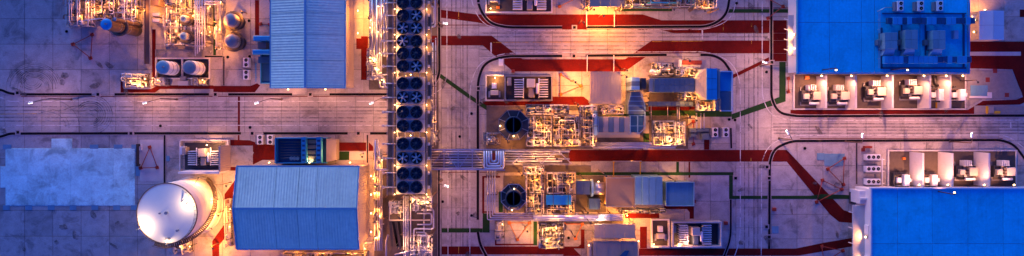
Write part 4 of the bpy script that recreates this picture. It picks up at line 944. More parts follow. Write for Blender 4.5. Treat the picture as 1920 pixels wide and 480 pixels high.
module('narrow lit manifold along the end wall of the large hall', (428,372,437,460), .4, 13, 10, 1, 4, 5, ((432,392,300),(431,425,350)), pr=(.05,.1), name='pipe_manifold', cat='manifold', color=Y1)
module('pipe unit in golden light along the lower edge of the large hall', (530,470,690,498), 1.2, 14, 18, 3, 6, 6, ((545,474,400),(600,474,500),(645,472,500),(676,474,500)), color=SODIUM)
for q, l in (((255,269,258,285), 'slim white post frame on the corner of the blue pad'),):
    single('post_frame', MB().pbox(255,270,256.5,312,.25,1.2).pbox(256.7,270,258,275,.25,1.4).pbox(256.7,308,258,312,.25,1.4), 'steel_dark', 'thin dark rail on the edge of the blue foundation pad', 'rail')

# ================================================================== PIPE RACKS
runs = []
for k, (x, r, m, z) in enumerate(((694,.16,'pipe_grey',6),(698,.22,'clad',6.4),(702,.2,'pipe_grey',6),(706.5,.26,'clad',6.5),(711,.2,'pipe_grey',6.2),(715,.16,'clad',6.6),(721,.26,'pipe_grey',7),(726,.18,'clad',7.2))):
    runs.append(([(x,-30,z),(x,104 + (k*7) % 40,z)] + ([(x, 150-k*2, z), (x+14, 150-k*2, z), (x+14, 164, z), (x+28, 164, z)] if k in (1,3,5) else []), r, m))
rk = pipe_rack('tall pipe rack of upright pipes between the ridged hall and fan column', runs, [((690,y),(730,y),5.6) for y in (0,35,70,105,140)])
for x, y, p in ((709,12,500),(695,38,600),(694,52,600),(709,60,300),(694,108,700),(712,100,260),(705,128,600),(716,150,500)): lamp(rk, x, y, 7.6, p*.35, WARM, 5.6, .13)
for k in range(14):
    p = W(rnd.choice((694,702,711,718)), rnd.uniform(4,150), 7); v = part('valve', MB().capsule((p.x, p.y-.3, 6.7), (p.x, p.y+.3, 6.7), .3, 8), 'clad', rk); part('handwheel', MB().wheel((p.x+.2, p.y, 7.3), .3, .05), 'ivory', v)
module('bright valve cluster at the lower end of the tall pipe rack', (690,92,716,150), 3.2, 15, 14, 1, 3, 6, ((696,112,500),(706,130,400)), color=WARM)
runs = []
for k, (x, r, m, z) in enumerate(((703,.2,'clad',3),(708,.16,'pipe_grey',3.2),(712,.24,'clad',3.4),(716,.14,'pipe_grey',3))):
    runs.append(([(x,268+k*4,z),(x,470,z)], r, m))
runs += [([(704,262,5),(704,318,5),(738,318,5)], .24, 'pipe_grey'), ([(709,262,5.2),(709,300,5.2)], .15, 'clad'), ([(700,455,2.5),(682,455,2.5),(682,470,2.5)], .16, 'clad'), ([(697,350,1.5),(720,350,1.5)], .12, 'clad'), ([(697,420,1.5),(720,420,1.5)], .12, 'clad')]
rk = pipe_rack('low pipe rack in golden light along the gable wall of the large hall', runs, [((700,y),(722,y),2.7) for y in (290,330,370,410,450)])
for x, y, p in ((702,362,240),(712,405,200),(700,335,200),(704,446,500),(716,300,260),(684,466,420)): lamp(rk, x, y, 4, p, SODIUM, 0, .13)
for k in range(12):
    p = W(rnd.choice((704,712)), 290+k*14, 3.6); v = part('valve', MB().capsule((p.x-.35, p.y, 3.6), (p.x+.35, p.y, 3.6), .24, 8), 'clad', rk); part('handwheel', MB().wheel((p.x, p.y, 4.1), .26, .05), 'steel_dark', v)
# pipe tangle below the fans
runs = []
for k, x in enumerate((757,761,765,770)): runs.append(([(x,368,9-k*.1),(x,500,9-k*.1)], .14, 'pipe_grey'))
for k, x in enumerate((776,782,788,794,799)): runs.append(([(x,367,8.5),(x,392,8.5)], .14, 'clad'))
runs += [([(790,393,9),(813,393,9),(813,429,9),(776,429,9),(776,500,9)], .18, 'pipe_grey'), ([(782,400,8.6),(809,400,8.6),(809,421,8.6),(782,421,8.6)], .17, 'pipe_grey'),
         ([(776,441,8.8),(804,441,8.8),(804,463,8.8),(772,463,8.8)], .18, 'pipe_grey'), ([(780,436,8.2),(799,436,8.2),(799,500,8.2)], .2, 'pipe_grey'), ([(790,440,8.3),(790,500,8.3)], .2, 'pipe_grey'),
         ([(795,368,7.8),(795,500,7.8)], .16, 'pipe_grey'), ([(768,470,9.2),(740,478,9.2)], .2, 'pipe_grey'), ([(798,366,7.5),(798,380,7.5),(806,380,7.5),(806,366,7.5)], .14, 'clad'), ([(728,440,4),(724,452,4),(724,500,4)], .22, 'pipe_grey')]
for k in range(5): runs.append(([(760+k*9,470+k,8),(760+k*9,500,8)], .14, 'pipe_grey'))
rk = pipe_rack('tangle of blue grey pipes below the last cooler fans', runs, [((752,y),(806,y),8.1) for y in (372,394,412,440,468)], extra=None)
for x, y, p in ((780,375,600),(795,378,500),(765,374,500),(745,405,500),(742,460,500),(812,462,500),(806,440,300),(752,466,500),(776,452,240)): lamp(rk, x, y, 10.6, p*.55, WARM, 8, .13, cap=True)
for k in range(4):
    A, B = W(732+k*5,416,7.4), W(735+k*4.4+(6 if k%2 else 0),462,7.4); part('inclined_duct', MB().quadslab(A+Vector((-.25,0,0)), B+Vector((-.25,0,0)), B+Vector((.3,0,0)), A+Vector((.3,0,0)), .2), 'matte_black' if k%2 else 'steel_dark', rk)
x0,x1,y0,y1 = prect(731,398,752,412,7.8); part('platform', MB().box(x0,x1,y0,y1,7.5,7.6), 'grating', rk); part('handrail', MB().rail([(x0,y0),(x1,y0),(x1,y1),(x0,y1)], 7.6, 1, 1.5, .05), 'ivory', rk)
x0,x1,y0,y1 = prect(731,412,806,414,8.6); part('walkway', MB().box(x0,x1,y0,y1,8.3,8.5), 'ivory', rk)
module('lattice of pale pipes directly under the last cooler fans', (774,366,812,394), 8.6, 51, 12, 0, 2, 3, ((784,380,200),(802,374,200)), pm=('pipe_pale','clad','pipe_grey'), pr=(.08,.14))
module('lattice of blue grey pipes at the lower picture edge below the fans', (772,438,812,500), 7.0, 52, 16, 1, 3, 4, ((800,462,200),), pm=('pipe_pale','pipe_grey','pipe_grey'), pr=(.08,.16))
module('steel landing beside the inclined dark ducts', (731,376,756,398), 6.0, 53, 8, 0, 3, 3, ((744,390,200),), pm=('pipe_pale','clad','ivory'), pr=(.07,.12))
module('small lit stair landing right of the fan column', (809,245,821,266), 5, 16, 4, 0, 2, 2, ((815,250,420),), name='stair_landing', cat='landing')
module('small pale valve box right of the seventh and eighth fan bays', (805,198,815,230), 5, 17, 3, 0, 3, 2, ((811,222,420),), name='valve_platform', cat='platform')
rk = pipe_rack('slim looped pipe set right of the upper cooler fans', [([(810,-10,7),(816,-10,7),(816,50,7),(808,50,7)], .22, 'pipe_grey'), ([(806,12,6.5),(813,12,6.5),(813,44,6.5),(806,44,6.5)], .18, 'pipe_grey')], [((804,y),(818,y),6) for y in (5,44)])

# pipe bridge with trusses, expansion loop, and its onward runs
ZB = 7.0
t = thing('pipe_bridge', 'trussed pipe bridge crossing the centre road from the fan column', 'pipe bridge', W(870,298))
ys = [284.5 + 5.0*k for k in range(7)]
for k, y in enumerate(ys):
    x1 = 905
    part('pipe', MB().tube([W(800,y,ZB), W(x1,y,ZB)], (.19,.24,.15)[k%3], 8), ('pipe_pale','clad','pipe_grey')[k%3], t)
part('shade_sheet', MB().box(*prect(803,282,905,316,ZB-.5), ZB-.6, ZB-.5), 'steel_brown', t)  # dark sheet added as the bridge's shade; open to the ground otherwise
for y in (280.5, 317.5): part('chord', MB().bar(W(802,y,ZB+.6), W(930,y,ZB+.6), .26), 'pipe_grey', t)
for k in range(6):
    xa = 806 + 26.5*k; part('cross_beam', MB().bar(W(xa,280.5,ZB+.6), W(xa,317.5,ZB+.6), .2), 'pipe_grey', t)
    if k < 4: part('brace', MB().bar(W(xa,(280.5 if k%2 else 317.5)-0,ZB+.65), W(xa+26.5,317.5 if k%2 else 280.5,ZB+.65), .14), 'pipe_grey', t)
for x in (812, 905):
    for y in (281, 317): part('leg', MB().bar(W(x,y,0), W(x,y,ZB+.5), .35), 'steel_brown', t)
    part('sill_beam', MB().bar(W(x,281,ZB-.4), W(x,317,ZB-.4), .3), 'steel_brown', t)
for k in range(4):
    i = 4.4*k; zz = ZB + 1.6 - .06*k
    part('expansion_loop', MB().tube([W(944-i,283,zz), W(944-i,316-i*1.0,zz), W(908+i,316-i*1.0,zz), W(908+i,283,zz)], .21, 8), 'pipe_pale', t)
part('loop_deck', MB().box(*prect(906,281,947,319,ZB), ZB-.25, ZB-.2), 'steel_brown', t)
part('loop_plate', MB().box(*prect(921,287,932,300,ZB), ZB-.2, ZB-.1), 'red_steel', t)
part('loop_frame', MB().bar(W(905,281,ZB+.7), W(947,281,ZB+.7), .24).bar(W(905,319,ZB+.7), W(947,319,ZB+.7), .24), 'pipe_grey', t)
t = pipe_rack('pipe run continuing from the expansion loop past the upper stack', [([(945,284+k*4.6,5.5),(1068 - (k%3)*14,284+k*4.6,5.5)], (.18,.22,.14)[k%3], ('pipe_pale','clad')[k%2]) for k in range(5)], [((x,281),(x,307),5.1) for x in (960,988,1017,1046,1066)])
for k in range(4): part('brace', MB().bar(W(960+28*k, 281 if k%2 else 307, 6), W(988+28*k, 307 if k%2 else 281, 6), .14), 'pipe_grey', t)
part('shade_sheet', MB().box(*prect(948,282,1066,306,5), 4.8, 4.9), 'steel_brown', t)  # brown sheet added to darken the gaps, as shade below the pipes
part('side_beam', MB().bar(W(945,281,6), W(1070,281,6), .24).bar(W(945,307.5,6), W(1070,307.5,6), .24), 'galv', t)
for x, y, p in ((1000,292,300),(1040,294,300),(965,300,260)): lamp(t, x, y, 7.6, p, WARM, 5, .14, cap=True)
pipe_rack('bundle of blue grey pipes turning the corner around the lower stack', [([(914+k*4.6,318,6),(914+k*4.6,412-k*3.8,6),(1000,412-k*3.8,6),(1084,412-k*3.8,6)], .13, 'pipe_grey') for k in range(4)], [((912,y),(932,y),5.6) for y in (330,365)] + [((x,399),(x,413),5.6) for x in (945,985,1030)], )
pipe_rack('thick steel ducting run in the lower pipe bundle', [([(1000,407,6.6),(1122,407,6.6)], .55, 'pipe_grey'), ([(1000,413,6.2),(1120,413,6.2)], .2, 'pipe_grey')], [((x,402),(x,416),5.6) for x in (1060,1095)])
rk = pipe_rack('open pipe ladder at the end of the lower pipe bundle', [([(1122,403+k*3.2,5.5),(1168,403+k*3.2,5.5)], .16, 'pipe_grey') for k in range(4)], [((x,401),(x,415),5.2) for x in (1124,1145,1168)])
lamp(rk, 1120, 412, 6.2, 400, WHITE, 5, .15); lamp(rk, 1176, 404, 3, 1500, SODIUM, 0, .15)
pipe_rack('pale pipes running along the front of the blue ducted turbine', [([(1112,268+k*3,4.5),(1274 - k*2.5,268+k*3,4.5)] + ([(1274-k*2.5,236,4.5)] if k < 3 else []), .15, 'pipe_grey') for k in range(4)], [((x,266),(x,280),4.2) for x in (1125,1165,1205)])
pipe_rack('pair of thin upright pipes linking the turbine to the glowing module', [([(x,200,4),(x,228,4)], .1, 'clad') for x in (1270,1273.5)] + [([(x,195,4),(x,226,4)], .07, 'clad') for x in (1221,1252)], [((1268,214),(1276,214),3.7)])

# ================================================================== STACKS
def stack(label, c_px, r_px, h, rp, flip=1):
    c = W(*c_px, h); r = r_px*SC*(HC-h)/HC; t = thing('exhaust_stack', label, 'chimney', (c.x, c.y, 0))
    part('shell', MB().lathe(c, [(r, 0), (r, h), (r-.18, h), (r-.18, h-6)], 32, 0, False), 'steel_dark', t)
    part('flue', MB().lathe(c, [(r-.19, h-6), (.02, h-6.1)], 32, 0, False), 'matte_black', t)
    part('liner', MB().lathe(c, [(r-.2, h-.3), (r-.2, h-6)], 32, 0, False), 'matte_black', t)
    part('rim', MB().ring(c, r-.2, r+.12, h-.05, h+.12, 32), 'steel_dark', t)
    part('splitter', MB().box(c.x-.1, c.x+.1, c.y-r+.2, c.y+r-.2, h-2.2, h-2), 'galv', t)
    zp = h - 4.5; pts = [(c.x+rp*math.cos(math.radians(22.5+45*k)), c.y+rp*math.sin(math.radians(22.5+45*k))) for k in range(8)]
    for k in range(8):
        a, b = pts[k], pts[(k+1)%8]; ia = (c.x+(a[0]-c.x)*(r+.1)/rp, c.y+(a[1]-c.y)*(r+.1)/rp); ib = (c.x+(b[0]-c.x)*(r+.1)/rp, c.y+(b[1]-c.y)*(r+.1)/rp)
        part('platform_segment', MB().add([(*ia,zp),(*a,zp),(*b,zp),(*ib,zp),(*ia,zp-.1),(*a,zp-.1),(*b,zp-.1),(*ib,zp-.1)], [(0,1,2,3),(7,6,5,4),(1,5,6,2),(0,4,5,1),(2,6,7,3)]), 'steel_dark', t)
        part('bracket', MB().bar((*ia,zp+.05), (*a,zp+.05), .16), 'galv', t)
    part('handrail', MB().rail(pts, zp, 1.1, 1.5, .06), 'galv' if flip > 0 else 'pipe_grey', t)
    return t, zp
s1, zp = stack('upper dark open stack ringed by an octagonal grating platform', (963,235), 16, 17, 3.4)
lamp(s1, 963, 255, 13.8, 120, WARM, zp); lamp(s1, 938, 236, 13.8, 90, WARM, zp)
s2, zp = stack('lower dark open stack ringed by an octagonal handrail', (963,373), 15, 16, 2.9, -1)
lamp(s2, 964, 354, 13, 140, WARM, zp); lamp(s2, 960, 394, 12.4, 110, WARM, zp)

# ================================================================== MIDDLE UNITS
G = ('clad','ivory','lamplit_clad','pipe_pale','galv','steel_brown','steel_dark')
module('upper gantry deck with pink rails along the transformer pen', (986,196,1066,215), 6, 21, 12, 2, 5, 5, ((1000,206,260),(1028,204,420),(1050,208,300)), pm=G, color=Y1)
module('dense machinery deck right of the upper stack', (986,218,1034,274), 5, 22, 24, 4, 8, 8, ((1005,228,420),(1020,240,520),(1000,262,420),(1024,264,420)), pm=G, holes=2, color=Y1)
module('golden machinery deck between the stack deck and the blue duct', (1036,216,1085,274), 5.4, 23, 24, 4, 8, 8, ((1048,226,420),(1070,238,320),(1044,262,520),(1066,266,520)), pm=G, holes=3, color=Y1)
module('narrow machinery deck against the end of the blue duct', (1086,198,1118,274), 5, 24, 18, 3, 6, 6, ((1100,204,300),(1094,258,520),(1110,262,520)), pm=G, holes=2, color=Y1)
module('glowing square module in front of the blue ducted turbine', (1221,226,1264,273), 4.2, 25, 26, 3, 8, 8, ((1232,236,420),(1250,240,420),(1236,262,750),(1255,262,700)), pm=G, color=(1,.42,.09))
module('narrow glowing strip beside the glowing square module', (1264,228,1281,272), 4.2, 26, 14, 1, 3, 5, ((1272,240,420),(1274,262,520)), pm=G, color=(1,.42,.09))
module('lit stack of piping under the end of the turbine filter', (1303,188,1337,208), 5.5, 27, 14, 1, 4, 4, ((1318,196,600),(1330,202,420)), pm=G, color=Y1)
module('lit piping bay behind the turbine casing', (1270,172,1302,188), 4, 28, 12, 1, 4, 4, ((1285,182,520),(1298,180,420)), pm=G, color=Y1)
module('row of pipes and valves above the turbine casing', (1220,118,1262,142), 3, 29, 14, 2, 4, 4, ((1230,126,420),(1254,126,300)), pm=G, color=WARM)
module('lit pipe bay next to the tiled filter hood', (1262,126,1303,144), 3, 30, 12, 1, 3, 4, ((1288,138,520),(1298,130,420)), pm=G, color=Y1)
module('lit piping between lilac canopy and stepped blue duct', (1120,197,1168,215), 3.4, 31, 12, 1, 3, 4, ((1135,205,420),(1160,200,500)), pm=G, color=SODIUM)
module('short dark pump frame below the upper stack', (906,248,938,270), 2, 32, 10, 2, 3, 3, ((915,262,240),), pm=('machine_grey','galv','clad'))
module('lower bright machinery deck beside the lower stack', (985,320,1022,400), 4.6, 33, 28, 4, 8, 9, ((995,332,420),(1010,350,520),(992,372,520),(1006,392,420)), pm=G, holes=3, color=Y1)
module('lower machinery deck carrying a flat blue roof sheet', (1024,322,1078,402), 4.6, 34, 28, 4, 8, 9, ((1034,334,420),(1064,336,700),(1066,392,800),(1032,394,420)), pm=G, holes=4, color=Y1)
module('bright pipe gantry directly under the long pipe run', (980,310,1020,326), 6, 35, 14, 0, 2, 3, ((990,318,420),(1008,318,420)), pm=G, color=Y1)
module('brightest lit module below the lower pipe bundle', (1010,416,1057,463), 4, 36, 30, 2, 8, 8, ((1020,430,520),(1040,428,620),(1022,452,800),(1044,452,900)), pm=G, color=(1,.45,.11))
module('small dark pump skid inside the red outlined yard', (928,414,946,448), .4, 37, 8, 1, 4, 4, ((942,420,260),), name='pump_skid', cat='pump skid')
module('thin piping strip in front of the louvred blue boxes', (1160,390,1246,398), 1.6, 38, 14, 1, 3, 4, ((1170,394,500),(1200,392,300),(1236,394,350)), pm=G, color=WARM)
module('machinery at the upper picture edge with blue casings', (1170,-30,1300,16), 3.5, 39, 22, 4, 8, 6, ((1180,6,420),(1205,4,420),(1260,14,240)), pm=('panel_blue','clad','galv','sky_blue_sheet'), color=Y1)
module('glowing module at the upper picture edge by the curved kerb', (1300,-30,1342,18), 4, 40, 20, 2, 6, 5, ((1312,4,620),(1328,8,520),(1318,16,420)), pm=G, color=Y1)
module('small valve unit beside the lilac canopy at the upper edge', (1094,-10,1104,18), 2, 41, 6, 0, 2, 3, ((1098,16,500),), pm=G, color=SODIUM)
module('small valve unit at the far corner of the upper lilac canopy', (1152,10,1164,20), 1, 42, 6, 0, 2, 3, ((1157,16,600),), pm=G, color=SODIUM)

def panel_box(name, label, cat, rect, z, nx, ny, m, z0=0, rim=None, gap=.04, lift=None):
    x0, x1, y0, y1 = prect(*rect, z); t = thing(name, label, cat, ((x0+x1)/2, (y0+y1)/2, 0))
    part('casing', MB().box(x0+.06, x1-.06, y0+.06, y1-.06, 0.0 if z0 == 0 else z0, z-.08), m, t)
    for i in range(nx):
        for j in range(ny):
            part('roof_panel', MB().chbox(x0+(x1-x0)*i/nx+gap, x0+(x1-x0)*(i+1)/nx-gap, y0+(y1-y0)*j/ny+gap, y0+(y1-y0)*(j+1)/ny-gap, z-.3, z + (lift(i,j) if lift else 0), .04), m, t)
    if z0:
        for xx in (x0+.3, x1-.3):
            for yy in (y0+.3, y1-.3): part('leg', MB().box(xx-.15, xx+.15, yy-.15, yy+.15, 0, z0), 'steel_brown', t)
    if rim:
        for q in ((x0-.12,x1+.12,y0-.12,y0),(x0-.12,x1+.12,y1,y1+.12),(x0-.12,x0,y0,y1),(x1,x1+.12,y0,y1)): part('rim', MB().box(*q, z-.2, z+.5), rim, t)
    return t
# upper turbine train
panel_box('turbine_enclosure', 'long blue grey panelled turbine enclosure of the upper train', 'enclosure', (1227,146,1303,173), 7, 8, 2, 'panel_blue')
panel_box('turbine_enclosure', 'short mauve panelled end of the upper turbine enclosure', 'enclosure', (1217,146,1226,173), 6.4, 1, 1, 'panel_mauve')
panel_box('walkway_duct', 'flat blue walkway along the lower side of the upper turbine', 'walkway', (1215,190,1300,199), 4.6, 10, 1, 'panel_blue', 4.2)
t = thing('filter_house', 'large tiled hood and tall blue filter house of the upper turbine', 'filter house', W(1338,170))
X0, X1 = W(1304,0,7).x, W(1325,0,11).x; ya0, ya1 = W(0,173,7).y, W(0,146,7).y; yb0, yb1 = W(0,187,11).y, W(0,128,11).y
for i in range(4):
    for j in range(5):
        f = lambda u, v: Vector((X0+(X1-X0)*u, (ya0+(ya1-ya0)*v)*(1-u) + (yb0+(yb1-yb0)*v)*u, 7+4*u))
        g = .008; u0, u1, v0, v1 = i/4+g, (i+1)/4-g, j/5+g, (j+1)/5-g
        part('hood_panel', MB().quadslab(f(u0,v0), f(u1,v0), f(u1,v1), f(u0,v1), .12), 'panel_mauve', t)
part('hood_body', MB().add([(X0,ya0,2),(X1,yb0,2),(X1,yb1,2),(X0,ya1,2),(X0,ya0,6.9),(X1,yb0,10.9),(X1,yb1,10.9),(X0,ya1,6.9)], [(4,5,6,7),(0,1,5,4),(2,3,7,6),(1,2,6,5),(3,0,4,7)]), 'panel_mauve', t)
for k in range(2):
    xa, xb = W(1325+k*10,0,11.2).x, W(1335+k*10,0,11.2).x
    for j in range(3): part('filter_panel', MB().box(xa+.03, xb-.03, yb0+(yb1-yb0)*j/3+.03, yb0+(yb1-yb0)*(j+1)/3-.03, 3, 11.2), 'sky_blue_sheet', t)
part('side_panel', MB().pbox(1345.5,129,1350,186,3,10.8), 'panel_mauve', t)
x0, x1, y0, y1 = prect(1350.5,135,1371,207,9.5)
for j in range(2): part('inlet_panel', MB().box(x0, x1, y0+(y1-y0)*j/2+.03, y0+(y1-y0)*(j+1)/2-.03, 3, 9.4), 'panel_blue' if j == 0 else 'sky_blue_sheet', t)
part('inlet_rim', MB().box(x1, x1+.2, y0-.2, y1+.2, 9.2, 10).box(x0, x1, y0-.2, y0, 9.2, 10).box(x0, x1, y1, y1+.2, 9.2, 10), 'white_clad', t)
part('side_panel', MB().pbox(1341,188,1350,207,3,9), 'panel_mauve', t)
for x in (1330, 1368):
    for y in (132, 200): part('leg', MB().bar(W(x,y,0), W(x,y,3.5), .3), 'steel_brown', t)
# stepped blue duct
t = thing('exhaust_duct', 'stepped blue exhaust duct with an angular railed walkway', 'duct', W(1170,215))
for k in range(3): part('duct_section', MB().chbox(*prect(1183.5, 145+k*8, 1199.5, 152.6+k*8, 8), 1, 8, .06), ('trim_blue','panel_blue','trim_blue')[k], t)
def pxprism(pts, z0, z1): return MB().prism(ccw([tuple(W(x,y,z1)[:2]) for x, y in pts]), z0, z1)
part('duct_funnel', pxprism([(1184,172),(1199,172),(1208,196),(1208,214),(1178,214),(1178,196)], 1, 6.6), 'panel_blue', t)
for k in range(4): part('funnel_rib', MB().box(*prect(1179+ (3 if k==0 else 0),180+k*9,1207-(3 if k==0 else 0),181.2+k*9,6.8), 6.6, 6.8), 'trim_blue', t)
for k in range(6): part('duct_section', MB().chbox(*prect(1121+k*10, 219, 1130.6+k*10, 248, 6), .6, 6, .06), ('panel_blue','panel_mauve')[k%2], t)
part('duct_elbow', pxprism([(1181,215),(1208,215),(1206,240),(1197,248),(1181,248)], .6, 5.8), 'navy_steel', t)
part('end_flange', MB().pbox(1114,208,1120,254,.6,7.2), 'trim_blue', t)
wk = [(1121,218),(1121,251),(1197,251),(1208.5,240),(1208.5,217),(1208.5,198),(1202,176)]
part('walk_rail', MB().rail([W(x,y,6.4)[:2] for x, y in wk], 6.1, 1.0, 1.6, .07, True, False), 'trim_blue', t)
part('walk_rail', MB().rail([W(x,y,6.4)[:2] for x, y in ((1180,217),(1208,217))], 6.1, 1, 1.6, .07, True, False).rail([W(x,y,6.4)[:2] for x, y in ((1181,251),(1181,217))], 6.1, 1, 1.6, .07, True, False).rail([W(x,y,6.4)[:2] for x, y in ((1195,251),(1195,217))], 6.1, 1, 1.6, .07, True, False).rail([W(x,y,6.4)[:2] for x, y in ((1181,236),(1208,236))], 6.1, 1, 1.6, .07, True, False), 'trim_blue', t)
part('damper', MB().chbox(*prect(1201,146,1212,168,6.5), 1, 6.5, .2), 'steel_dark', t)
# canopies
for rect, z, lab, nx in (((1106,135,1165,194), 5.5, 'wide grey lilac canopy roof above the stepped blue duct', 3), ((1106,-30,1164,12), 5.5, 'lilac canopy roof at the upper picture edge', 3), ((1114,421,1191,446), 6, 'lilac ribbed roof shelter near the lower pipe bundle', 4)):
    x0, x1, y0, y1 = prect(*rect, z); t = thing('canopy', lab, 'canopy', ((x0+x1)/2, (y0+y1)/2, 0))
    for i in range(nx): part('roof_panel', MB().box(x0+(x1-x0)*i/nx+.02, x0+(x1-x0)*(i+1)/nx-.02, y0, y1, z-.12, z), 'lilac_sheet', t)
    part('fascia', MB().box(x0, x1, y0-.1, y0, z-.4, z+.04).box(x0, x1, y1, y1+.1, z-.4, z+.04), 'panel_mauve', t)
    for xx in (x0+.4, x1-.4):
        for yy in (y0+.4, y1-.4): part('post', MB().box(xx-.12, xx+.12, yy-.12, yy+.12, 0, z-.12), 'galv', t)
    part('machine', MB().chbox(x0+1.5, x1-1.5, y0+1, y1-1, 0, z-2, .2), 'machine_grey', t)
t = thing('generator_housing', 'large pinkish ribbed housing at the lower picture edge', 'housing', W(1150,470))
x0, x1, y0, y1 = prect(1112,452,1196,500,5.2)
part('roof', MB().box(x0, x1, y0, y1, 4.9, 5.2), 'lilac_sheet', t); part('wall', MB().box(x0+.1, x1-.1, y0+.1, y1-.1, 0, 4.9), 'wall_clad_x', t)
part('vent_hood', MB().chbox(x0-.9, x0-.05, y0+1, y1-.4, 1, 4.6, .2), 'panel_mauve', t); part('skylight', pxprism([(1172,470),(1180,470),(1174,482),(1160,482)], 5.2, 5.6), 'navy_steel', t)
for x in (1118,1140,1165,1188): part('roof_seam', MB().box(W(x,0,5.25).x-.05, W(x,0,5.25).x+.05, y0, y1, 5.2, 5.27), 'panel_mauve', t)
lamp(t, 1104, 460, 4.5, 600, SODIUM, 0); lamp(t, 1197, 452, 4, 500, SODIUM, 0)
# lower turbine train
panel_box('turbine_casing', 'blue panelled casing right of the lower machinery deck', 'enclosure', (1080,339,1107,365), 5, 2, 1, 'panel_blue')
t = thing('exhaust_diffuser', 'round steel diffuser of the lower turbine with a wide flange', 'diffuser', W(1120,352))
cy = W(1108,352,3.2); part('flange', MB().tube([W(1107.5,352,3.4), W(1111.5,352,3.4)], 2.0, 20, False), 'trim_blue', t); part('barrel', MB().tube([W(1111.5,353,3.0), W(1133,353,3.0)], 1.45, 20, False), 'clad', t)
part('saddle', MB().box(cy.x, cy.x+2.4, cy.y-1, cy.y+1, 0, 2), 'steel_dark', t); lamp(t, 1122, 341, 2.6, 500, WHITE, 0, .2)
panel_box('control_cabinet', 'small blue box below the round steel diffuser', 'cabinet', (1104,372,1126,393), 3.6, 2, 1, 'panel_blue')
panel_box('generator_box', 'large flat tan brown box of the lower turbine train', 'enclosure', (1137,334,1189,386), 5, 1, 1, 'tan_sheet', 0, 'panel_mauve')
panel_box('louvre_box', 'blue louvred box with three ridged roof bays beside the tan box', 'enclosure', (1191,331,1242,384), 5.6, 4, 1, 'steel_blue', lift=lambda i, j: .35 if i else 0)
panel_box('filter_box', 'flat bright blue box at the right end of the lower train', 'enclosure', (1249,342,1300,385), 4.8, 1, 1, 'steel_blue', 0, 'trim_blue')
single('roof_sheet', MB().pbox(1024,366,1071,384,7,7.25).box(*prect(1030,372,1034,376,6), 4.6, 7.0).box(*prect(1062,372,1066,376,6), 4.6, 7.0), 'sky_blue_sheet', 'flat bright blue roof sheet on the lower machinery deck', 'roof sheet')
for x, y in ((1031,340),(1044,340),(1046,370),(1031,390),(1044,390),(1014,354)):
    pass
t = thing('goalpost', 'yellow post portal with a pale top bar over the grey plinth', 'portal', W(1176,318))
for x in (1150.5, 1200.5): part('post', MB().tube([W(x,332,.4), W(x,303,.9)], .13, 6, False), 'yellow_steel', t); part('foot', MB().cbox(W(x,332), .5, .5, 0, .4).cbox(W(x,303), .4, .4, 0, .9), 'yellow_steel', t)
part('cross_bar', MB().tube([W(1149,302.5,.9), W(1203,302.5,.9)], .12, 6, False), 'pipe_grey', t)
t = thing('pump_skid', 'blue grey pump frame with pipes above the long red band', 'pump skid', W(1311,250))
part('base', MB().pbox(1292,240,1330,262,0,.5), 'machine_grey', t)
for a, b, c, d, z in ((1293,240,1306,248,1.8),(1306,240,1330,247,1.6),(1295,250,1306,257,1.4),(1316,250,1330,262,2.0)): part('pump_box', MB().chbox(*prect(a,b,c,d,z), .5, z, .1), 'panel_blue', t)
for x in (1306, 1314, 1320): part('pipe', MB().tube([W(x,212,2.4), W(x,240,2.4), W(x,240,1)], .18), 'pipe_grey', t)
t = thing('tank_trailer', 'red topped pallet box beside the road kerb', 'pallet box', W(1295,117)); part('tray', MB().chbox(*prect(1279,113,1316,121,1.0), 0, 1.0, .05), 'red_steel', t); part('base', MB().pbox(1279,121.3,1314,126,0,.8), 'ivory', t); part('end_cap', MB().pbox(1274,112,1278.5,125,0,1.2), 'white_box', t)
t = thing('yellow_ladder', 'short yellow ladder at the upper glowing module', 'ladder', W(1336,19)); part('stile', MB().bar(W(1326,23,1), W(1346,15,2.4), .14).bar(W(1328,25,1), W(1348,17,2.4), .14), 'yellow_steel', t); part('foot', MB().bar(W(1327,24,0), W(1327,24,1), .2).bar(W(1347,16,0), W(1347,16,2.4), .2), 'yellow_steel', t)
for a, b in (((1340,205),(1350,205)),): single('yellow_step', MB().pbox(1334,203,1346,207,5.4,5.9).box(*prect(1336,204,1338,206,5), 0, 5.4), 'yellow_steel', 'yellow step beside the filter house', 'step')
# cross bars over the red bands
k = 0
for x, y0, y1, lab in ((1100,22,50,'white pipe barrier over the upper red band, nearer the lit frame'),(1152,22,50,'white pipe barrier over the upper red band, nearer the blue machinery'),(1101,104,134,'white pipe barrier over the second red band, above the lilac canopy'),(1151,104,134,'white pipe barrier over the second red band, far end of the canopy')):
    single('barrier', MB().tube([W(x,y0,0), W(x,y0,.7), W(x,y1,.7), W(x,y1,0)], .1), 'white_box', lab, 'barrier')

